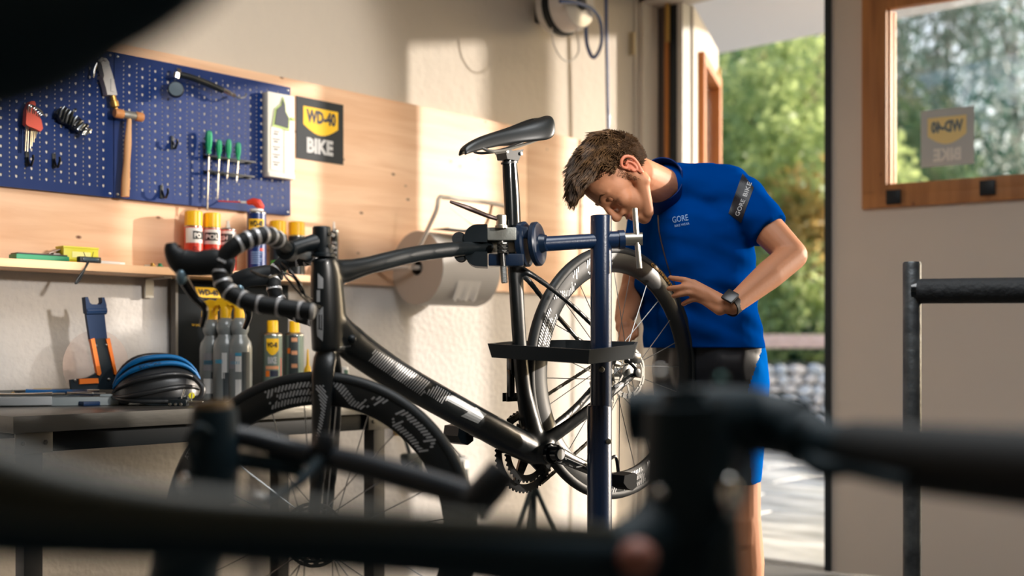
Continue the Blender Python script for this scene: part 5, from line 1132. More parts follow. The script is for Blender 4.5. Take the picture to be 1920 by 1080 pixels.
b = MB(); c = W(864, 479, 2.83); b.lathe([(.006, -.032), (.015, -.032), (.0155, -.02), (.013, 0), (.0155, .02), (.015, .032), (.006, .032)], zframe(c, -FWD, UPV), 22); b.build('jaw_roller', RUB, sd_)
b = MB(); b.tube([W(940, 452, 2.80), W(946, 531, 2.80)], .0068, 14)
thr = b.build('threaded_rod', mat('rod_dark', (90, 90, 88), .35, .9), sd_)
b = MB(); hx = [];  a_, c_ = W(943.5, 500, 2.80), W(946, 530, 2.80)
for i in range(90): t = i/89; q = a_*(1-t)+c_*t; hx.append(q+RGT*.0078*math.cos(i*.9)-FWD*.0078*math.sin(i*.9))
b.tube(hx, .0013, 5); b.build('rod_thread', mat('thread_bright', (170, 170, 166), .3, .9), sd_)
hx = []; a_, c_ = W(942, 456, 2.80), W(943, 476, 2.80)
for i in range(60): t = i/59; q = a_*(1-t)+c_*t; hx.append(q+RGT*.0125*math.cos(i*.75)-FWD*.0125*math.sin(i*.75))
b = MB(); b.tube(hx, .0020, 6); b.build('spring', mat('spring_steel', (150, 150, 148), .25, 1.0), sd_)
b = MB(); c = W(940, 428, 2.80); b.lathe([(.015, 0), (.015, .006), (.012, .008), (.012, .030), (.010, .032)], Matrix.Translation(c), 20); b.build('nut', mat('zinc', (176, 172, 160), .32, .9), sd_)
lq = bez([W(844, 378, 2.74), W(880, 391, 2.76), W(915, 405, 2.79), W(942, 413, 2.80)], 5)
b = MB(); b.tube(lq, lerpl([.0035, .0062, .0055, .0045], len(lq)), 10); b.build('lever', mat('lever_dark', (60, 46, 42), .35, .5), sd_)
# tool tray on the post
tr = MB(); rim_ = [W(914, 644, 2.84), W(1105, 656, 2.70), W(1193, 646, 2.80), W(1196, 641, 2.98), W(1060, 637, 3.05), W(955, 640, 3.02)]
dn = V((0, 0, -.034)); k = len(rim_); cen = sum(rim_, V((0, 0, 0)))/k; inn = [p+(cen-p)*.04 for p in rim_]
bot = [p+(cen-p)*.05+dn for p in rim_]; inb = [p+(cen-p)*.09+dn*.85 for p in rim_]
tr.add(rim_+bot+inn+inb, [(i, (i+1) % k, k+(i+1) % k, k+i) for i in range(k)]+[(i, 2*k+i, 2*k+(i+1) % k, (i+1) % k) for i in range(k)]+[(2*k+i, 3*k+i, 3*k+(i+1) % k, 2*k+(i+1) % k) for i in range(k)]+[list(range(k, 2*k)), list(range(3*k, 4*k))])
tr.build('tray', mat('tray_black', (22, 32, 38), .5), sd_, smooth=15)
# ---------------------------------------------------------------- the mechanic
base_ = W(1335, HY, 3.55); base_.z = 0
man = thing('person', 'young man with short brown hair in a blue cycling jersey, bending over the rear wheel', 'person', base_)
skin = mat('skin', (190, 130, 94), 0.6, sub=0.10, bump=0.03, bscale=120, var=0.06, vscale=10)
def dispv(o, fn):
    me = o.data; n = len(me.vertices); co = np.empty(n*3); me.vertices.foreach_get('co', co); co = co.reshape(-1, 3)
    nr = np.empty(n*3); me.vertices.foreach_get('normal', nr); nr = nr.reshape(-1, 3)
    M = np.array(wm(o)); wco = co @ M[:3, :3].T+M[:3, 3]
    new = fn(wco, nr); inv = np.linalg.inv(M); new = new @ inv[:3, :3].T+inv[:3, 3]; me.vertices.foreach_set('co', new.ravel()); me.update()
# joints
SL, EL, WL = W(1384, 372, 3.40), W(1486, 479, 3.29), W(1374, 572, 3.17)
SR, ER, WR = W(1216, 428, 3.66), W(1186, 548, 3.64), W(1170, 598, 3.44)
NB = W(1252, 350, 3.47); HO = W(1173, 334, 3.27)
hup = (RGT*-.90+UPV*.42-FWD*.02).normalized(); hfw = (RGT*-.36-UPV*.92-FWD*.17); hfw = (hfw-hup*hfw.dot(hup)).normalized(); hlf = hup.cross(hfw)
MH = Matrix((hfw, hlf, hup)).transposed().to_4x4(); MH.translation = HO
def Hd(x, y, z): return MH @ V((x, y, z))
b = MB()
# torso core (under the clothes)
for q0_, q1_, r0, r1 in ((W(1364, 700, 3.48), W(1352, 570, 3.46), .078, .080), (W(1292, 700, 3.58), W(1265, 570, 3.57), .078, .080), (W(1352, 570, 3.46), W(1345, 430, 3.43), .085, .09), (W(1265, 570, 3.57), W(1250, 440, 3.58), .085, .09),
                         (NB, SL, .062, .062), (NB, SR, .06, .06), (W(1318, 560, 3.52), W(1300, 430, 3.50), .10, .12)): b.cap(q0_, q1_, r0, r1, 18)
b.cap(W(1256, 358, 3.49), Hd(-.026, 0, -.035), .058, .050, 20)                    # neck
b.cap(SL, EL, .056, .042, 18); b.cap(EL, EL*.6+WL*.4, .042, .041, 18); b.cap(EL*.6+WL*.4, WL, .041, .027, 18)
b.cap(SR, ER, .050, .040, 18); b.cap(ER, ER*.6+WR*.4, .041, .040, 18); b.cap(ER*.6+WR*.4, WR, .040, .028, 18)
# legs
KL, AL = W(1388, 968, 3.47), W(1402, 1262, 3.52); KR, AR = W(1279, 955, 3.60), W(1270, 1250, 3.66)
for hp, kn, an in ((W(1376, 735, 3.48), KL, AL), (W(1287, 735, 3.60), KR, AR)):
    b.cap(hp, kn, .078, .060, 20); b.cap(kn+FWD*-.010, kn+V((0, 0, -.07)), .052, .054, 18)
    b.cap(kn, kn*.70+an*.30+FWD*.012, .060, .067, 20); b.cap(kn*.70+an*.30+FWD*.012, an, .067, .036, 20)
    b.cap(an, an+V((0, 0, -.03)), .038, .036)
# left hand
def finger(pts, r): 
    for i in range(len(pts)-1): b.cap(W(*pts[i]), W(*pts[i+1]), r*(1-.08*i), r*(1-.08*(i+1)), 10)
pw = W(1366, 574, 3.175)
for kx, ky, kd in ((1300, 531, 3.225), (1303, 541, 3.215), (1307, 551, 3.212), (1314, 562, 3.215)): b.cap(pw, W(kx, ky, kd), .022, .0115, 12)
b.cap(W(1350, 580, 3.18), W(1318, 563, 3.21), .018, .011, 12); b.cap(W(1350, 566, 3.18), W(1306, 534, 3.22), .019, .011, 12)
finger([(1300, 531, 3.225), (1284, 525, 3.232), (1270, 523, 3.245), (1257, 521, 3.262)], .0100)
finger([(1303, 541, 3.215), (1284, 538, 3.222), (1268, 540, 3.235), (1254, 541, 3.258)], .0104)
finger([(1307, 551, 3.212), (1290, 549, 3.218), (1276, 552, 3.230), (1263, 555, 3.252)], .0100)
finger([(1314, 562, 3.215), (1300, 561, 3.222), (1290, 565, 3.232), (1281, 570, 3.248)], .0092)
finger([(1345, 556, 3.20), (1318, 540, 3.255), (1296, 534, 3.30)], .0110)
# right hand, pinching at the hub
b.cap(WR, W(1172, 612, 3.39), .026, .020, 12); b.cap(WR, W(1165, 614, 3.40), .024, .018, 12)
finger([(1178, 612, 3.385), (1188, 622, 3.37), (1187, 634, 3.36)], .0088); finger([(1174, 616, 3.38), (1181, 627, 3.36), (1180, 638, 3.35)], .0090)
finger([(1168, 618, 3.38), (1174, 630, 3.355), (1173, 641, 3.345)], .0088); finger([(1162, 618, 3.385), (1164, 630, 3.36), (1164, 640, 3.35)], .0080); finger([(1182, 604, 3.40), (1192, 614, 3.37), (1193, 628, 3.355)], .0100)
# head
b.ell((0, 0, .050), (.098, .076, .088), MH, 32, 20); b.ell((.040, 0, .030), (.062, .068, .075), MH, 28, 16); b.ell((-.040, 0, .035), (.066, .070, .072), MH, 28, 16)
b.ell((.048, 0, -.035), (.046, .054, .066), MH, 24, 14); b.ell((.078, 0, -.093), (.021, .024, .019), MH); b.ell((.060, 0, -.080), (.03, .034, .026), MH)
for s in (-1, 1):
    b.cap(Hd(.002, .056*s, -.035), Hd(.070, .022*s, -.095), .022, .016, 14); b.cap(Hd(.0, .058*s, -.01), Hd(.004, .056*s, -.045), .022, .020, 14)
    b.ell((.066, .038*s, -.018), (.026, .024, .022), MH); b.cap(Hd(.088, .012*s, .036), Hd(.072, .048*s, .032), .012, .011, 10)
    b.ell((.097, .014*s, -.030), (.012, .0085, .0085), MH)
b.cap(Hd(.098, 0, .022), Hd(.117, 0, -.022), .0085, .0115, 12); b.ell((.112, 0, -.026), (.0145, .013, .011), MH)
b.cap(Hd(.090, 0, .040), Hd(.099, 0, .018), .014, .009, 12)
b.ell((.088, 0, -.055), (.018, .026, .016), MH); b.ell((.099, 0, -.0505), (.0095, .021, .0055), MH); b.ell((.096, 0, -.0625), (.0095, .018, .0062), MH); b.ell((.086, 0, -.078), (.014, .022, .012), MH)
body = remesh(b.build('body', skin, man), 0.0036, 5, .5)
def face(co, nr):
    o = co.copy()
    for c, r, d in (((.092, .031, .018), .0135, .0085), ((.092, -.031, .018), .0135, .0085), ((.108, 0, -.0565), .010, .0030), ((.100, .014, -.0565), .010, .0030), ((.100, -.014, -.0565), .010, .003), ((.1, 0, .02), .008, .002), ((.094, 0, -.072), .008, .002), ((.108, .0075, -.036), .004, .003), ((.108, -.0075, -.036), .004, .003)):
        w_ = np.array(Hd(*c)); q = np.exp(-((co-w_)**2).sum(1)/(2*(r*.7)**2)); o -= nr*(q*d)[:, None]
    return o
dispv(body, face)
# ears
ear_m = mat('ear_skin', (204, 122, 92), 0.45, sub=0.35)
for s in (1, -1):
    b = MB(); e0 = lambda x, z, y=.0: Hd(x-.004, (.077+y)*s, z)
    b.tube(bez([e0(.006, .012, .002), e0(.008, .026, .008), e0(-.004, .034, .013), e0(-.019, .029, .015), e0(-.025, .012, .013), e0(-.020, -.006, .009), e0(-.010, -.020, .006), e0(-.002, -.028, .004)], 5), lerpl([.0035, .0045, .005, .005, .0048, .0045, .005, .006], 36), 8)
    b.tube(bez([e0(.0, .018, .006), e0(-.010, .018, .009), e0(-.013, .006, .009), e0(-.008, -.010, .007), e0(.001, -.014, .005)], 5), .0036, 7)
    b.ell((0, 0, 0), (.017, .006, .028), frame(e0(-.008, .002, .0), hfw, hlf), 14, 10); b.ell((0, 0, 0), (.0045, .004, .007), frame(e0(.004, -.006, .006), hfw, hlf)); b.ell((0, 0, 0), (.0065, .0045, .008), frame(e0(-.003, -.026, .005), hfw, hlf))
    e_ = remesh(b.build('ear', ear_m, man), .0016, 3, .5)
# eyes, lids, brows, lips
for s in (1, -1):
    b = MB(); b.ell((0, 0, 0), .0118, frame(Hd(.0770, .031*s, .017), hfw, hlf), 18, 12); b.build('eyeball', mat('eye_white', (214, 206, 200), .2), man)
    b = MB(); vs = []; 
    Me = frame(Hd(.0770, .031*s, .017), hfw, hlf)
    n1, n2 = 12, 8
    for i in range(n1+1):
        for j in range(n2+1):
            az = math.radians(-75+150*i/n1); t = (i/n1-.5)*2; lo = -56+16*t*t; el_ = math.radians(lo+(88-lo)*j/n2)
            vs.append((.0129*math.cos(el_)*math.cos(az), .0129*math.cos(el_)*math.sin(az), .0129*math.sin(el_)))
    b.add(vs, [(i*(n2+1)+j, (i+1)*(n2+1)+j, (i+1)*(n2+1)+j+1, i*(n2+1)+j+1) for i in range(n1) for j in range(n2)], Me); b.build('eyelid', skin, man)
    b = MB(); lash = [Me @ V((.0134*math.cos(math.radians(-55+16*t*t))*math.cos(math.radians(75*t)), .0134*math.cos(math.radians(-55+16*t*t))*math.sin(math.radians(75*t)), .0134*math.sin(math.radians(-55+16*t*t)))) for t in [k/6-1 for k in range(13)]]
    b.tube(lash, [.0005]+[.0014]*11+[.0005], 6); b.build('eyelashes', mat('lash', (46, 34, 28), .7), man)
bvb = bvh_of([body])
def on_head(x, y, z, off=.0006):
    o = Hd(x*0.2, y*0.3, z); d = (Hd(x, y, z)-o).normalized(); far_ = o+d*.25; loc, nr_, i_, q_ = bvb.ray_cast(far_, -d, .3)
    return (loc+d*off) if loc else Hd(x, y, z)
hairm = mat('hair_brown', (62, 44, 28), .5, c2=(96, 70, 44), vscale=60, spec=.3)
hrng = random.Random(3)
for s in (1, -1):
    b = MB()
    for k in range(46):
        t = k/45; y = (.010+.038*t)*s; z = .036+.010*math.sin(t*2.4)-.004*t+hrng.uniform(-.003, .003); p = on_head(.09, y, z, .0004); d = (hlf*s*.8+hup*(.3-.6*t)).normalized()
        q = p+d*.008+(p-Hd(0, 0, z)).normalized()*.0012; b.tube([p, (p+q)/2+(p-Hd(0, 0, z)).normalized()*.0008, q], [.0007, .0006, .0002], 3, cap=False)
    o = b.build('eyebrow', hairm, man); o['kind'] = 'stuff'
b = MB()
for zc, hh_, w_ in ((-.0505, .0042, .021), (-.0625, .0050, .018)):
    n = 12; vs = []
    for i in range(n+1):
        t = -1+2*i/n; e_ = hh_*(1-t*t)**.6
        for k in (-1, -.33, .33, 1): vs.append(on_head(.1-.012*t*t, w_*t, zc+e_*k, .0006))
    b.add(vs, [(i*4+k, i*4+k+1, i*4+4+k+1, i*4+4+k) for i in range(n) for k in range(3)])
b.build('lips', mat('lip', (184, 104, 90), .42), man)
# hair: a close skull cap and many single locks
def hairlen(d):                                            # d: unit direction from skull centre, local (forward, left, up)
    x, y, z = d
    if z < -.72: return 0                                  # below the nape
    if x > .62 and z < .46: return 0                       # forehead
    if x > .22 and z < .34: return 0 if z < .10+.45*(x-.22) or x > .55 else .006
    if x > .0 and z < -.10: return 0                       # cheek
    if -.30 < x <= .0 and z < -.42+.9*(x+.30): return 0     # round the ear
    if z < -.30: return .009
    if z < .30: return .0115+.014*max(0, z+.3)
    return .019+.020*min(1, (z-.30)/.35)+.020*max(0, x)
b = MB(); n1, n2 = 40, 24; C0 = (.0, .0, .045); R0s = (.1105, .0805, .0945); vs = []; ok = []
for i in range(n1):
    for j in range(n2+1):
        a = 2*math.pi*i/n1; e_ = math.radians(-56+146*j/n2); d = V((math.cos(e_)*math.cos(a), math.cos(e_)*math.sin(a), math.sin(e_))); L_ = hairlen(d)
        vs.append(Hd(*[C0[q]+d[q]*(R0s[q]+min(L_, .012)*.40) for q in range(3)])); ok.append(L_ > 0)
fs = [f for i in range(n1) for j in range(n2) for f in [(i*(n2+1)+j, ((i+1) % n1)*(n2+1)+j, ((i+1) % n1)*(n2+1)+j+1, i*(n2+1)+j+1)] if all(ok[q] for q in f)]
b.add(vs, fs); hc_ = b.build('hair_base', mat('hair_dark', (50, 36, 25), .9, spec=.05), man, smooth=80)
md = hc_.modifiers.new('t', 'SOLIDIFY'); md.thickness = .002
b = MB(); cnt = 0; grav = V((0, 0, -1))
comb = MH.to_3x3()
while cnt < 11000:
    d = V((hrng.gauss(0, 1), hrng.gauss(0, 1), hrng.gauss(0, 1)))
    if d.length < .1: continue
    d.normalize(); L_ = hairlen(d)
    if L_ <= 0: continue
    if L_ < .012 and hrng.random() < .3: continue
    cnt += 1; p = V([C0[q]+d[q]*(R0s[q]-.002) for q in range(3)]); clump = noise.noise_vector(p*38)*.9
    L_ *= hrng.uniform(.7, 1.25)
    dr = (d*(.75 if L_ > .02 else .75)+V((.65, 0, .25 if d.z < .6 else .0))*(1.0 if L_ > .014 else .3)+V((-.3, 0, -.4))*(1 if L_ < .012 else 0)+clump*(.55 if L_ > .014 else .25)).normalized()
    pts = []; q = p.copy(); cur = dr.copy(); lw = (.0016 if L_ > .014 else .0011)
    for k in range(4):
        pts.append(MH @ q); q = q+cur*(L_/3); cur = (cur+V((.26, 0, -.22))*(1 if L_ > .02 else .3)+clump*.22).normalized()
    b.tube(pts, [lw, lw*1.1, lw*.8, lw*.15], 3, cap=False)
o = b.build('hair', hairm, man, smooth=60); o['kind'] = 'stuff'
# stubbly sideburn
b = MB()
for k in range(420):
    x = hrng.uniform(.010, .034); z = hrng.uniform(-.035, .03)
    if x > .030-.5*max(0, -z): continue
    p = on_head(x, .07, z, .0002); q = p+(-hup*.8+hlf*.5)*.0028; b.tube([p, q], [.0004, .0002], 3, cap=False)
o = b.build('sideburn', hairm, man); o['kind'] = 'stuff'
# jersey
jer = mat('jersey_blue', (0, 60, 138), 0.7, spec=0.0, bump=0.03, bscale=400)
b = MB()
for q0_, q1_, r0, r1 in ((W(1372, 700, 3.47), W(1356, 570, 3.46), .112, .099), (W(1282, 700, 3.59), W(1262, 570, 3.57), .112, .099), (W(1356, 570, 3.46), W(1345, 435, 3.43), .099, .105), (W(1262, 570, 3.57), W(1246, 445, 3.58), .099, .110),
                         (W(1322, 690, 3.50), W(1304, 440, 3.47), .128, .135), (NB, SL, .068, .074), (NB, SR, .066, .070), (W(1345, 440, 3.43), SL, .10, .072), (W(1246, 445, 3.58), SR, .10, .068), (W(1320, 372, 3.50), W(1300, 440, 3.50), .112, .13), (W(1262, 352, 3.50), W(1362, 360, 3.44), .076, .082)): b.cap(q0_, q1_, r0, r1, 22)
def sleeve(a, c, t0, r0, r1): e = a*(1-t0)+c*t0; b.tube([a, a*.7+e*.3, a*.3+e*.7, e], [r0, r0*.97, (r0+r1)/2, r1], 24)
sleeve(SL, EL, .60, .074, .062); sleeve(SR, ER, .74, .068, .056)
jb = remesh(b.build('jersey', jer, man), 0.006, 12, .6)
def folds(co, nr):
    o = co.copy(); amp = np.zeros(len(co))
    for i, p in enumerate(co):
        q = V(p); u = q.dot(RGT); z_ = q.z
        a = noise.noise(V((u*4.5+z_*3.0, q.dot(FWD)*4, z_*15-u*6)))*.0075+noise.noise(V((u*11, q.dot(FWD)*9, z_*30+u*11)))*.0038
        pull = math.exp(-((z_-(W(0, 560, 3.45).z))**2)/.012)*.006*math.sin(z_*75+u*26)
        amp[i] = a+pull*.8
    return o+nr*amp[:, None]
dispv(jb, folds)
bm = bmesh.new(); bm.from_mesh(jb.data); invj = wm(jb).inverted(); zh = W(1330, 652, 3.5).z
geo = bm.verts[:]+bm.edges[:]+bm.faces[:]
bmesh.ops.bisect_plane(bm, geom=geo, plane_co=invj @ V((0, 0, zh)), plane_no=(0, 0, -1), clear_outer=True); bm.to_mesh(jb.data); bm.free()
md = jb.modifiers.new('t', 'SOLIDIFY'); md.thickness = .003; md.offset = -1
bvj = bvh_of([jb]); fj = onto(bvj, .0012)
# hem band, collar, zip, arm band, prints
b = MB(); cl = Matrix.Identity(4)
nz_ = ((Hd(-.03, 0, -.05)-NB).normalized()*.8+UPV*.35).normalized(); b.lathe([(.080, -.036), (.073, .0), (.070, .018), (.067, .018), (.069, .0), (.074, -.036)], zframe(W(1240, 347, 3.43), nz_), 36, cap=False)
b.v = [tuple(V(p)+(nz_*.022)*max(0, min(1, ((V(p)-NB).dot(UPV+RGT*.3)-.01)/.05))) for p in b.v]
b.build('collar', mat('collar_navy', (2, 44, 110), .6, spec=.2), man, smooth=60)
def strip(nm, pts, wd, m, fn_, off=None):
    q = bez([(x, y, 0) for x, y in pts], 6); L = []; R = []
    for i, p in enumerate(q):
        t = (q[min(i+1, len(q)-1)]-q[max(i-1, 0)]).normalized(); n_ = V((-t.y, t.x, 0)); a = p+n_*wd/2; c = p-n_*wd/2; L.append(fn_(a.x, a.y)); R.append(fn_(c.x, c.y))
    k = len(q); b = MB(); b.add(L+R, [(i, i+1, k+i+1, k+i) for i in range(k-1)]); return b.build(nm, m, man, smooth=0)
zipm = mat('zip_dark', (14, 22, 40), .5)
strip('zip', [(1234, 392), (1236, 430), (1244, 468), (1256, 510), (1270, 548), (1277, 590), (1278, 648)], 2.4, zipm, fj)
wht = mat('logo_pale', (150, 190, 236), .5)
b = MB(); px_text(b, 'GORE', fj, (1262, 418), (1291, 413), 11, .0); b.build('chest_lettering', wht, man, smooth=0)
b = MB(); px_text(b, 'BIKE WEAR', fj, (1266, 426), (1293, 421), 4.5, .0); b.build('chest_lettering', wht, man, smooth=0)
fj2 = onto(bvj, .0016); b = MB(); px_grid(b, [(1392, 326), (1413, 352), (1390, 418), (1366, 400)], fj2, 14, 24); b.build('arm_band', mat('band_black', (20, 24, 34), .5), man, smooth=0)
fj3 = onto(bvj, .0026); b = MB(); px_text(b, 'GORE', fj3, (1386, 406), (1398, 376), 8, .01); px_text(b, 'BIKE', fj3, (1400, 370), (1409, 344), 8, .01); b.build('band_lettering', SILP, man, smooth=0)
# shorts
sh_k = mat('shorts_black', (18, 22, 30), .5); sh_b = mat('shorts_blue', (4, 92, 180), .7, spec=.0)
b = MB()
for hp, kn, dx in ((W(1374, 720, 3.475), KL, 0), (W(1290, 720, 3.60), KR, 0)):
    e = hp*.22+kn*.78; e2 = V((e.x, e.y, W(1380, 908, 3.47).z)); b.tube([hp+V((0, 0, .10)), hp, hp*.5+e2*.5, e2], [.098, .108, .088, .066], 26)
b.cap(W(1368, 690, 3.47), W(1290, 690, 3.59), .112, .112, 24); b.cap(W(1368, 650, 3.47), W(1286, 650, 3.58), .104, .104, 24); b.cap(W(1330, 690, 3.50), W(1330, 640, 3.50), .122, .12, 24)
so = remesh(b.build('shorts', sh_k, man), .006, 8, .6); so.data.materials.clear(); so.data.materials.append(sh_k); so.data.materials.append(sh_b)
Mw = wm(so)
for p in so.data.polygons:
    x, y, d = topx(Mw @ p.center); lim = 1428-(y-655)*.33 if y < 745 else (1399+(y-745)*.06)
    hid = (Mw.to_3x3() @ p.normal)
    if x > lim and y > 640: p.material_index = 1
# watch
wc = W(1368, 573, 3.172); wd_ = (EL-WL).normalized(); b = MB(); b.lathe([(.0305, -.011), (.0330, -.010), (.0330, .010), (.0305, .011)], zframe(wc+wd_*.006, wd_), 28, cap=False)
wt = b.build('watch', mat('watch_black', (18, 20, 24), .45), man)
b = MB(); up__ = (-FWD*.72+UPV*.55-RGT*.2).normalized(); b.box((0, 0, 0), (.036, .036, .010), zframe(wc+wd_*.006+up__*.0350, up__, wd_), .004); b.build('watch_case', mat('watch_case', (26, 28, 32), .3), wt)
# shoes on the floor
for an in (AL, AR):
    f = V((an.x, an.y, 0)); d = -(FWD*.9+RGT*.35).normalized(); b = MB()
    b.tube([f-d*.075+UPV*.045, f-d*.03+UPV*.055, f+d*.05+UPV*.045, f+d*.12+UPV*.032, f+d*.18+UPV*.022], [.038, .046, .050, .046, .026], 16, up=UPV.cross(d), rb=[.042, .052, .042, .030, .018]); b.cap(f+UPV*.05, f+UPV*.11, .050, .046); b.build('shoe', BLK, man)
# ---------------------------------------------------------------- helmet, tool tray and small tools on the bench
hp_ = onb(296, 720, 0.34); t = thing('bicycle_helmet', 'black cycling helmet with two bright blue ribs lying on the bench', 'helmet', hp_)
hm = mat('helmet_black', (24, 27, 30), .35, coat=.2); hb_ = mat('helmet_blue', (4, 92, 150), .45, spec=.3)
HX = (RGT*.96+FWD*.28).normalized(); HN = -HX.cross(UPV); HN = HN if HN.dot(FWD) < 0 else -HN
def HL(x, y, z): return hp_+HX*x+HN*y+UPV*z
MHh = Matrix((HX, HN, UPV)).transposed().to_4x4(); MHh.translation = hp_
def dome(u, v, k=1.0):                                     # u along the helmet -1..1, v across -90..90 degrees
    x = .132*u; s_ = math.sqrt(max(0, 1-abs(u)**2.6)); a = math.radians(v)
    return V((x, .094*s_*math.sin(a)*k, .030+(.118*s_*math.cos(a)*k if True else 0)))
b = MB(); vs = []; n1, n2 = 24, 24
for i in range(n1+1):
    for j in range(n2+1): vs.append(MHh @ dome(-1+2*i/n1, -100+200*j/n2, .93))
b.add(vs, [(i*(n2+1)+j, (i+1)*(n2+1)+j, (i+1)*(n2+1)+j+1, i*(n2+1)+j+1) for i in range(n1) for j in range(n2)])
sh = b.build('shell', hm, t, smooth=80); md = sh.modifiers.new('t', 'SOLIDIFY'); md.thickness = .008
for v in (-80, -54, -28, -4, 18, 40, 62, 84):
    q = [MHh @ dome(-.97+1.90*i/18, v+24*(.45-i/18), 1.02) for i in range(19)]
    blue = v in (18, 40); b = MB(); b.tube(q, lerpl([.004, .008, .008, .008, .004], 19), 10, up=UPV, rb=lerpl([.004, .013, .013, .012, .005], 19)); r_ = b.build('rib', hb_ if blue else hm, t, smooth=70)
    if blue: lab(r_, 'bright blue helmet rib')
q = [MHh @ dome(-1+2*i/24, 98, 1.0) for i in range(25)]; b = MB(); b.tube(q, .007, 8); b.build('rim_edge', hm, t)
b = MB(); b.tube(bez([HL(.105, .07, .085), HL(.13, .085, .055), HL(.125, .09, .025), HL(.10, .09, .015)], 5), .009, 10); b.build('rear_cradle', hm, t)
b = MB(); b.lathe([(.001, .002), (.009, .0015), (.009, 0)], zframe(HL(.098, .104, .030), HN, HX), 16); b.build('safety_dot', mat('dot_yellow', (226, 214, 30), .4), t)
b = MB(); b.tube(bez([HL(-.08, .07, .02), HL(-.02, .09, .004), HL(.05, .09, .006), HL(.08, .07, .03)], 5), .004, 6); b.build('chin_strap', BLK, t)
# grey tray with tools
tp0, tp1 = onz(-60, 764, BZ), onz(222, 760, BZ); tc = (tp0+tp1)/2; dr_ = (tp1-tp0).normalized(); ln = (tp1-tp0).length; nr = V((-dr_.y, dr_.x, 0)); nr = nr if nr.dot(FWD) > 0 else -nr
tg = mat('tray_grey', (126, 136, 140), .45); tc = tc+nr*.075
t = thing('tool_tray', 'grey plastic tool tray at the left end of the bench, filled with tools', 'tray', (tc.x, tc.y, BZ+.0005), rz=math.atan2(dr_.y, dr_.x))
b = MB(); b.box((0, 0, .003), (ln, .15, .005), bev=.002); b.build('tray_floor', tg, t, local=True)
for c, d in (((0, -.072, .014), (ln, .006, .024)), ((0, .072, .014), (ln, .006, .024)), ((ln/2-.003, 0, .014), (.006, .15, .024)), ((-ln/2+.003, 0, .014), (.006, .15, .024))): b = MB(); b.box(c, d, bev=.002); b.build('tray_wall', tg, t, local=True)
b = MB(); b.box((ln/2-.028, -.07, .030), (.05, .018, .008), bev=.003); b.build('tray_latch', tg, t, local=True); b = MB(); b.box((-ln*.14, -.078, .016), (.16, .012, .026), bev=.004); b.build('tray_latch', mat('tray_latch_grey', (160, 166, 170), .4), t, local=True)
Tt = Matrix.LocRotScale(t.location, t.rotation_euler.to_quaternion(), None)
def ontray(x, y, z): return Tt @ V((x, y, z))
def tool(nm, lb, x0, x1, y, z, r, m, m2=None, flat=False):
    a = ontray(x0, y, z); c = ontray(x1, y, z); t_ = thing(nm, lb, 'tool', (a+c)/2-V((0, 0, r)))
    q = bez([a, a*.7+c*.3, a*.3+c*.7, c], 4); b = MB(); b.tube(q, lerpl([r*1.1, r*.8, r*.8, r*1.2], len(q)), 10, up=UPV, rb=lerpl([r*1.2, r*1.6, r*1.6, r*1.3] if flat else [r*1.1, r*.8, r*.8, r*1.2], len(q))); b.build('handle', m, t_, smooth=60)
    d = (c-a).normalized(); b = MB(); b.tube([c-d*.004, c+d*.035], r*.7, 8); b.build('tip', m2 or CHROME, t_); return t_
tool('pliers', 'blue handled pliers lying on top of the grey tool tray', -.06, .115, .02, .040, .008, mat('handle_blue', (14, 96, 160), .4), flat=True)
tool('spanner', 'chrome spanner in the grey tool tray, in front of the blue pliers', -.15, .02, -.045, .034, .006, CHROME, flat=True)
tool('spanner', 'chrome spanner at the right end of the grey tool tray', .06, .135, -.03, .034, .006, CHROME, flat=True)
tool('hex_key', 'thin dark key lying at the back of the grey tray', -.17, .0, .06, .040, .004, mat('dark_chrome', (120, 124, 128), .25, 1.0))
p = ontray(-.02, .058, .026); t_ = thing('hex_bit_set', 'pale brass socket lying at the back of the grey tray', 'tool', p)
b = MB(); b.tube([p+UPV*.014-dr_*.022, p+UPV*.014+dr_*.03], .009, 12); b.build('socket', mat('pale_brass', (214, 196, 150), .3, .8), t_); b = MB(); b.tube([p+UPV*.014-dr_*.022, p-dr_*.030+UPV*.005], .004, 8); b.build('pin', STEEL, t_)
p = ontray(-.10, .055, .040); t_ = thing('brass_fitting', 'tiny yellow brass fitting among the tools in the tray', 'fitting', p-V((0, 0, .012))); b = MB(); b.lathe([(.003, 0), (.006, .002), (.006, .007), (.003, .009)], zframe(p-V((0, 0, .010)), UPV), 10); b.build('body', mat('brass', (186, 150, 84), 0.35, 0.8), t_); b = MB(); b.lathe([(.002, 0), (.002, .006)], zframe(p, UPV), 8); b.build('pin', STEEL, t_)
# small black cable tool near the bench edge
p = onz(336, 764, BZ)+V((0, 0, .0008)); t = thing('chain_tool', 'small black tool with three bright pins near the bench edge beside the helmet', 'tool', p)
Mp = Matrix((RGT, FWD, UPV)).transposed().to_4x4(); Mp.translation = p
b = MB(); b.box((-.008, .02, .012), (.055, .03, .020), Mp, .004); b.box((.004, .03, .024), (.03, .02, .010), Mp, .003); b.build('body', BLK, t)
for x in (-.028, -.012, .004): b = MB(); b.lathe([(.004, 0), (.005, .001), (.004, .004), (.001, .005)], zframe(Mp @ V((x, .005, .008)), -FWD), 10); b.build('pin', STEEL, t)
b = MB(); b.tube([Mp @ V((.002, .02, .024)), Mp @ V((.010, .02, .052))], .0028, 8); b.build('screw_lever', CHROME, t)
b = MB(); b.box((.04, .02, .014), (.05, .016, .006), Mp, .002); b.tube([Mp @ V((.03, .02, .016)), Mp @ V((.032, .02, .040))], .0015, 6); b.build('side_arm', STEEL, t)
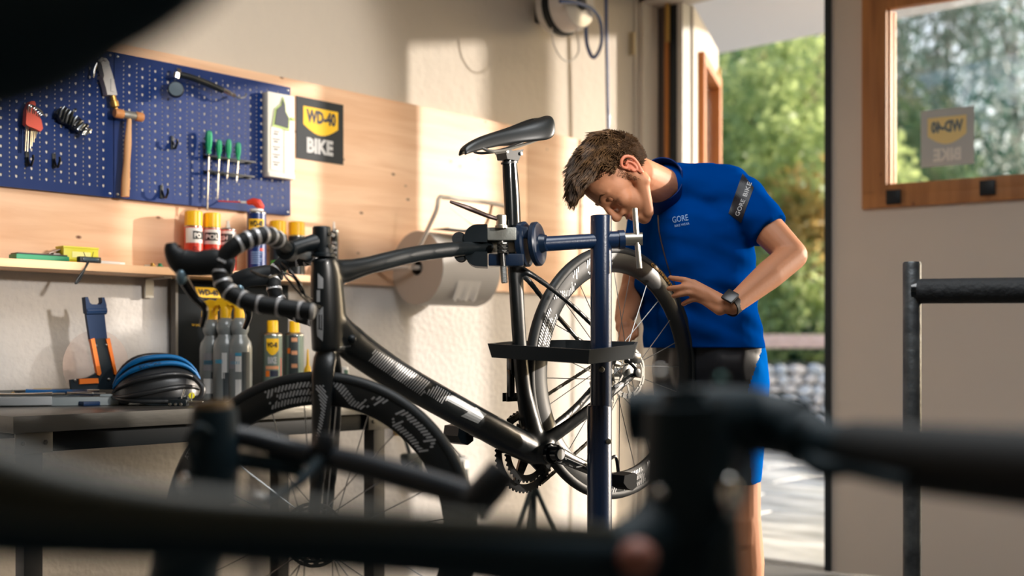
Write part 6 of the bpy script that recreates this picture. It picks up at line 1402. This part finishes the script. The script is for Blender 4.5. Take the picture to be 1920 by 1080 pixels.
# ---------------------------------------------------------------- paper roll and its wall holder
RY = Yw(782, .16); rc = onwall(782, 502, .165); RR = .146; RL = .33
white_t = mat('holder_white', (226, 216, 204), .4); paper = mat('paper', (206, 202, 198), .85); papere = mat('paper_end', (196, 182, 168), .9, bump=.15, bscale=150)
t = thing('roll_holder', 'white bent tube holder with a cutter bar fixed to the spruce boards', 'holder', (WX+.03, rc.y+RL/2, rc.z))
def RW(y, x, z): return V((WX+x, rc.y+y, rc.z+z))
b = MB(); b.tube(bez([RW(-.03, .165, 0), RW(-.05, .22, .06), RW(-.06, .33, .20), RW(-.05, .34, .255), RW(.0, .34, .262), RW(RL*.8, .34, .262), RW(RL+.02, .33, .24), RW(RL+.05, .26, .10), RW(RL+.04, .165, .0)], 6), .0085, 12); b.build('front_bow', white_t, t, smooth=60)
b = MB(); b.tube(bez([RW(-.03, .165, 0), RW(-.06, .10, .0), RW(-.09, .03, -.01)], 4), .0075, 10); b.build('wall_arm', white_t, t); b = MB(); b.tube([RW(RL+.04, .165, 0), RW(RL+.05, .03, -.01)], .0075, 10); b.build('wall_arm', white_t, t)
b = MB(); b.tube([RW(-.04, .165, 0), RW(RL+.04, .165, 0)], .010, 10); b.build('spindle', white_t, t)
b = MB(); b.tube(bez([RW(RL*.75, .34, .26), RW(RL*.73, .33, .21), RW(RL*.70, .31, .16)], 4), .006, 8); b.build('stay', mat('holder_tan', (206, 164, 124), .5), t)
b = MB(); b.box(tuple(RW(RL*.55, .27, .150)), (.10, RL*.95, .003)); b.build('cutter_plate', mat('cutter_grey', (170, 170, 168), .5, .3), t, smooth=0)
b = MB(); b.tube([RW(.02, .335, .225), RW(RL*.5, .32, .165)], .002, 6); b.build('wire', white_t, t)
t = thing('paper_roll', 'big white paper towel roll hanging in the white wall holder', 'paper roll', RW(RL/2, .165, -RR))
Mr2 = zframe(RW(0, .165, 0), TX, TN)
b = MB(); b.lathe([(RR, 0.001), (RR, RL-.001)], Mr2, 64, cap=False); b.build('paper_winding', paper, t)
for z in (0, RL): b = MB(); b.lathe([(.030, z), (RR, z)], Mr2, 64, cap=False); b.build('roll_end', papere, t, smooth=0)
b = MB(); b.lathe([(.030, -.001), (.030, RL+.001), (.027, RL+.001), (.027, -.001), (.030, -.001)], Mr2, 32, cap=False); b.build('cardboard_core', mat('core_dark', (54, 48, 44), .8), t)
b = MB(); vs = []; 
for i in range(9):
    for j in range(5):
        a = math.radians(-20-30*j/4); r = RR+.002+.012*(j/4)**2*(1+.5*math.sin(i*1.9)); vs.append(RW(RL*.28+RL*.40*i/8, .165+r*math.cos(a), r*math.sin(a)-.01*(i % 2)*(j == 4)))
b.add(vs, [(i*5+j, (i+1)*5+j, (i+1)*5+j+1, i*5+j+1) for i in range(8) for j in range(4)]); b.build('loose_sheet', mat('paper_bright', (226, 222, 218), .85), t, smooth=60)
# ---------------------------------------------------------------- hose reel at the top of the wall
hc0 = onwall(1063, 20, .17); t = thing('hose_reel', 'translucent white hose reel with blue air hose at the top of the wall', 'hose reel', hc0)
def HR(px, py, off=.2): return onwall(px, py, off)
hosem = mat('hose_blue', (16, 66, 132), .35, coat=.3); wht2 = mat('reel_white', (216, 214, 210), .25, coat=.4)
b = MB(); M_ = zframe(hc0+V((-.10, 0, .02)), TN, TX); b.lathe([(.04, 0), (.110, .005), (.118, .03), (.118, .15), (.105, .175), (.05, .185)], M_, 36); b.build('housing', wht2, t)
b = MB(); b.lathe([(.119, .05), (.128, .055), (.128, .085), (.119, .09)], M_, 36, cap=False); b.build('guard_ring', BLK, t); b = MB(); b.lathe([(.001, .188), (.03, .188), (.04, .184)], M_, 24, cap=False); b.build('hub_cap', BLK, t)
b = MB(); b.box(tuple(hc0+V((-.12, 0, .02))), (.10, .06, .10), bev=.01); b.build('wall_bracket', BLK, t)
for k in range(3):
    b = MB(); b.lathe([(.120+.004*math.cos(a)*2.2, .02+k*.017-.0+.0085*math.sin(a)) for a in [math.radians(q) for q in range(0, 361, 45)]], Matrix.Identity(4) if False else zframe(hc0+V((-.03, 0, .085+k*.002)), TN, TX), 36, cap=False); b.build('hose_turn', hosem, t)
b = MB(); b.tube(bez([HR(1050, 2, .28), HR(1082, 5, .28), HR(1112, 18, .27), HR(1127, 45, .25), HR(1127, 85, .24), HR(1113, 108, .23), HR(1101, 85, .22), HR(1099, 45, .22), HR(1104, 12, .22), HR(1112, -20, .2)], 7), .0085, 10); b.build('hose_loop', hosem, t, smooth=60)
b = MB(); b.tube(bez([HR(1136, -40, .10), HR(1137, 60, .10), HR(1139, 160, .10), HR(1141, 300, .10), HR(1140, 520, .10), HR(1139, 760, .10), HR(1135, 985, .10)], 6), .0085, 10); b.build('hanging_hose', hosem, t, smooth=60)
b = MB(); b.tube(bez([HR(1034, 52, .22), HR(1038, 82, .22), HR(1052, 108, .22), HR(1068, 115, .22), HR(1083, 102, .22), HR(1085, 80, .22), HR(1080, 55, .22)], 6), .0032, 8); b.build('pull_cord', mat('cord_grey', (176, 170, 160), .6), t, smooth=60)
# ---------------------------------------------------------------- grey tube stand on the right
gt_ = mat('galvanised_tube', (96, 100, 102), .42, .55, bump=.25, bscale=40, c2=(64, 68, 72), vscale=22)
q = W(1710, HY, 2.70); q.z = 0; t = thing('tube_stand', 'worn grey steel tube stand with a black foam covered crossbar at the right', 'stand', q)
b = MB(); zt_ = W(1710, 491, 2.70).z; b.lathe([(.0195, .012), (.0205, .014), (.0205, zt_-.004), (.018, zt_), (.001, zt_)], Matrix.Translation(q), 32); b.build('upright', gt_, t)
b = MB(); b.lathe([(.17, 0), (.17, .010), (.02, .012)], Matrix.Translation(q), 36); b.build('base_plate', gt_, t)
b = MB(); a_ = W(1712, 546, 2.70); c_ = W(2080, 543, 2.50); b.tube([a_, a_*.97+c_*.03], .0255, 24); b.build('end_ring', BLKG, t); b = MB(); b.tube([a_*.97+c_*.03, c_], .0285, 24); b.build('foam_sleeve', mat('foam_black', (26, 30, 34), .7, bump=.5, bscale=60), t)
q2_ = V((c_.x, c_.y, 0)); b = MB(); b.lathe([(.0205, .012), (.0205, c_.z+.05)], Matrix.Translation(q2_), 24); b.build('upright', gt_, t); b = MB(); b.lathe([(.17, 0), (.17, .010), (.02, .012)], Matrix.Translation(q2_), 36); b.build('base_plate', gt_, t)
# ---------------------------------------------------------------- dark things under and behind the bench
q = onwall(772, 870, .08); t = thing('hanging_clamp', 'dark clamp with a cord hanging low on the wall behind the front wheel', 'clamp', q)
dkg = mat('dark_green_black', (18, 34, 36), .5)
b = MB(); b.box(tuple(q+V((0, 0, .02))), (.05, .09, .05), bev=.012); b.box(tuple(q+V((0, -.025, -.03))), (.04, .03, .09), bev=.008); b.box(tuple(q+V((0, .03, -.02))), (.04, .03, .06), bev=.008); b.build('clamp_body', dkg, t)
b = MB(); b.tube([q+V((-.05, -.02, .14)), q+V((-.02, -.02, .11)), q+V((0, -.01, .04))], .008, 8); b.build('cord', dkg, t); b = MB(); b.box(tuple(q+V((-.06, -.02, .14))), (.03, .03, .05), bev=.006); b.build('wall_hook', mat('brass', (186, 150, 84), 0.35, 0.8), t)
q = onwall(856, 880, .08); t = thing('hanging_bag', 'small dark pouch with a pale tag hanging low on the wall behind the down tube', 'bag', q)
b = MB(); b.box(tuple(q), (.05, .11, .11), bev=.02); b.build('pouch', dkg, t); b = MB(); b.box(tuple(q+V((.028, .03, .02))), (.003, .03, .035)); b.build('tag', WHITE, t); b = MB(); b.tube([q+V((0, -.03, .05)), q+V((-.06, 0, .11)), q+V((0, .03, .05))], .005, 6); b.build('loop', dkg, t)
q = onwall(1000, 1000, .45); q.z = 0; t = thing('tripod_stand', 'dark tripod foot of a work stand behind the chainring', 'stand', q)
tpz = onwall(990, 905, .45).z
for a in (0.4, 2.5, 4.6): b = MB(); b.tube([V((q.x, q.y, tpz)), V((q.x+.22*math.cos(a), q.y+.22*math.sin(a), .012))], .010, 10); b.build('leg', dkg, t)
b = MB(); b.tube([V((q.x, q.y, .12)), V((q.x, q.y, tpz+.02))], .014, 12); b.build('pole', dkg, t)
# prints on the helmet's blue rib
_hb = [c for c in bpy.data.objects if c.name.startswith('rib') and c.data.materials[0] == hb_]
bvr = bvh_of(_hb); fr__ = onto(bvr, .0008)
b = MB(); px_text(b, 'SYNTHE', fr__, (262, 693), (302, 682), 6, .02); 
if b.v: b.build('rib_lettering', mat('print_navy', (8, 30, 54), .5), bpy.data.objects['bicycle_helmet'], smooth=0)
# ---------------------------------------------------------------- two parked bicycles close to the lens, out of focus
fk = mat('near_black', (18, 42, 52), .6, spec=.3); olive = mat('olive_accent', (52, 54, 40), .5); limeg = mat('lime_accent', (150, 160, 40), .5)
g = W(600, HY, .95); g.z = 0
t = thing('parked_bicycle', 'large dark blurred bicycle closest to the viewer, its frame crossing the bottom of the picture', 'bicycle', g)
def fb(nm, pts, r, m, n=18, k=6):
    q = bez([W(*p) for p in pts], k); b = MB(); b.tube(q, lerpl(r, len(q)) if hasattr(r, '__len__') else r, n); return b.build(nm, m, t, smooth=60)
fb('top_tube', [(-420, 985, .74), (0, 985, .78), (400, 996, .82), (800, 1022, .90), (1090, 1048, .98), (1210, 1022, 1.02), (1268, 955, 1.05)], [.021, .021, .022, .024, .027, .030, .030], fk)
fb('upper_tube', [(-320, 800, .60), (0, 905, .62), (300, 952, .66), (700, 975, .74), (1150, 1000, .90)], [.024, .020, .013, .009, .006], olive)
fb('down_tube', [(1282, 960, 1.05), (1000, 1230, .98), (600, 1550, .92)], [.028, .027, .026], fk)
fb('head_tube', [(1285, 760, 1.05), (1292, 900, 1.05), (1300, 1080, 1.05), (1305, 1200, 1.05)], [.036, .042, .044, .040], fk)
fb('stem', [(1290, 800, 1.05), (1350, 790, 1.07), (1420, 790, 1.09), (1500, 806, 1.06)], [.036, .032, .030, .028], fk)
fb('handlebar', [(1180, 782, 1.16), (1300, 776, 1.14), (1420, 795, 1.10), (1560, 836, 1.02), (1740, 862, .92), (2000, 885, .80)], [.026, .025, .020, .021, .025, .026], fk)
fb('bar_grip', [(1600, 842, 1.0), (1740, 862, .92), (2000, 885, .80)], [.024, .028, .029], RUB)
fb('brake_clamp', [(1470, 806, 1.06), (1505, 818, 1.05), (1545, 832, 1.03)], [.020, .027, .020], fk)
fb('brake_lever', [(1510, 850, 1.04), (1545, 876, 1.0), (1600, 880, .97), (1700, 905, .90)], [.012, .010, .007, .005], fk)
fb('brake_hose', [(1400, 800, 1.08), (1405, 880, 1.04), (1370, 970, 1.0), (1320, 1040, 1.0), (1305, 1130, 1.02)], .0045, fk)
fb('gear_cable', [(1240, 770, 1.10), (1230, 850, 1.06), (1245, 930, 1.04), (1275, 1010, 1.03)], .0045, fk)
fb('stem_cap', [(1286, 730, 1.05), (1287, 765, 1.05)], [.020, .024], fk)
for px, py, d, r, m in ((1238, 700, 1.05, .005, CHROME), (1238, 925, 1.02, .006, CHROME), (1352, 712, 1.04, .005, mat('teal_anodised', (70, 110, 108), .3, .8)), (1368, 935, 1.0, .009, CHROME), (1236, 850, 1.04, .007, limeg), (1195, 1048, .95, .016, mat('red_grip', (170, 112, 98), .5))):
    b = MB(); b.ell(W(px, py, d), (r, r, r*(2.2 if px == 1368 else 1))); b.build('fitting', m, t)
fb('saddle', [(-420, 20, .52), (-150, 40, .50), (60, 28, .50), (200, 0, .50), (330, -50, .50), (430, -110, .50)], [.045, .046, .038, .026, .019, .012], fk)
b = MB(); a_ = W(-260, 60, .52); b.tube([a_, V((a_.x, a_.y, 0.60))], .015, 14); b.build('seat_post', fk, t)
def near_wheel(par, c, ax, nm):
    M = zframe(c, ax, UPV); b = MB(); R = .345; b.lathe([(R-.025+.025*math.cos(a), .025*math.sin(a)) for a in [math.radians(k) for k in range(-150, 151, 30)]], M, 60, cap=False); b.build('tyre', RUB, par, smooth=60)
    b = MB(); b.lathe([(R-.05, .013), (R-.07, .011), (R-.07, -.011), (R-.05, -.013), (R-.05, .013)], M, 60, cap=False); b.build('rim', fk, par)
    for k in range(20):
        a = math.pi*k/10; b = MB(); b.tube([M @ V((.02*math.cos(a+1.2), .02*math.sin(a+1.2), .03*(1 if k % 2 else -1))), M @ V(((R-.07)*math.cos(a), (R-.07)*math.sin(a), 0))], .0012, 4); b.build('spoke', STEEL, par)
    b = MB(); b.lathe([(.01, -.05), (.02, -.03), (.012, 0), (.02, .03), (.01, .05)], M, 16); b.build('hub', fk, par)
hd_ = W(1305, 1200, 1.05); bl_ = W(-260, 60, .52); dd_ = V((bl_.x-hd_.x, bl_.y-hd_.y, 0)).normalized(); axn = dd_.cross(UPV)
fcn = V((hd_.x, hd_.y, .347))-dd_*.10; rcn = fcn+dd_*1.08
near_wheel(t, fcn, axn, 'front'); near_wheel(t, rcn, axn, 'rear')
for s in (-1, 1): b = MB(); b.tube([hd_, hd_*.7+fcn*.3+axn*.05*s, fcn+axn*.056*s], .012, 10); b.build('fork_leg', fk, t)
sp_ = V((bl_.x, bl_.y, .60)); bbp = V((rcn.x, rcn.y, .30))-dd_*.42
b = MB(); b.tube([sp_, bbp], .016, 12); b.build('seat_tube', fk, t)
b = MB(); b.tube([W(600, 1550, .92), bbp], .024, 12); b.build('bottom_tube', fk, t)
for s in (-1, 1):
    b = MB(); b.tube([bbp, rcn+axn*.06*s], .008, 8); b.build('chain_stay', fk, t); b = MB(); b.tube([sp_, rcn+axn*.06*s], .007, 8); b.build('seat_stay', fk, t)
# second parked bicycle: stem and bar at the left
g2 = W(400, HY, 1.45); g2.z = 0
t2 = thing('parked_bicycle', 'second blurred dark bicycle at the left, its handlebar pointing right below the workbench edge', 'bicycle', g2)
t = t2
fb('steerer', [(402, 765, 1.45), (400, 850, 1.45), (392, 930, 1.45)], [.027, .033, .034], fk)
fb('stem_top', [(396, 752, 1.45), (398, 768, 1.45)], [.022, .025], mat('cap_tan', (116, 92, 60), .4))
fb('head_tube', [(392, 920, 1.45), (362, 1010, 1.45), (340, 1100, 1.45), (330, 1180, 1.45)], [.028, .040, .042, .038], fk)
fb('handlebar', [(400, 812, 1.45), (470, 822, 1.46), (560, 846, 1.46), (680, 872, 1.42), (800, 905, 1.38), (900, 936, 1.34)], [.014, .013, .014, .016, .016, .015], mat('bar_grey_black', (34, 42, 50), .4))
fb('lower_bar', [(410, 860, 1.45), (480, 866, 1.46), (570, 880, 1.46)], [.014, .010, .012], fk)
fb('bar_end', [(890, 945, 1.34), (925, 905, 1.33), (945, 878, 1.33)], [.020, .020, .017], mat('grip_grey', (44, 50, 54), .6))
fb('lever_clamp', [(590, 860, 1.45), (608, 838, 1.44), (612, 812, 1.44)], [.014, .017, .013], mat('bar_grey_black', (34, 42, 50), .4))
fb('brake_lever', [(600, 862, 1.43), (560, 905, 1.40), (500, 935, 1.38)], [.008, .006, .004], fk)
fb('cable', [(370, 880, 1.42), (352, 830, 1.40), (372, 800, 1.40), (395, 812, 1.42)], .004, fk)
b = MB(); b.ell(W(348, 905, 1.42), (.008, .008, .012)); b.build('fitting', CHROME, t2)
b = MB(); b.ell(W(487, 930, 1.38), (.010, .006, .006)); b.build('fitting', WHITE, t2)
h2 = W(330, 1180, 1.45); dd2 = (-RGT*.75+FWD*.66).normalized(); ax2 = dd2.cross(UPV)
c2_ = V((h2.x, h2.y, .347))+dd2*.05; near_wheel(t2, c2_, ax2, 'front')
for s in (-1, 1): b = MB(); b.tube([h2, h2*.7+c2_*.3+ax2*.05*s, c2_+ax2*.056*s], .012, 10); b.build('fork_leg', fk, t2)
# ---------------------------------------------------------------- groups of like things
for o in bpy.data.objects:
    if o.parent is not None or 'category' not in o.keys(): continue
    n = o.name.split('.')[0]; z = o.location.z
    g = None
    if n == 'spray_can': g = 'spray cans on the wall shelf' if z > 1.1 else 'bicycle care cans on the workbench'
    elif n in ('broad_tree', 'conifer_tree'): g = 'trees beyond the yard'
    elif n == 'shrub': g = 'shrubs behind the timber rail'
    elif n == 'pegboard_hook': g = 'empty hooks on the tool boards'
    elif n == 'tool_pegboard': g = 'blue perforated tool boards'
    elif n == 'spray_bottle': g = 'trigger spray bottles on the workbench'
    elif n == 'parked_bicycle': g = 'blurred parked bicycles in the foreground'
    elif n == 'spanner': g = 'spanners in the tool tray'
    elif n == 'small_part': g = 'small metal parts on the shelf'
    if g: o['group'] = g
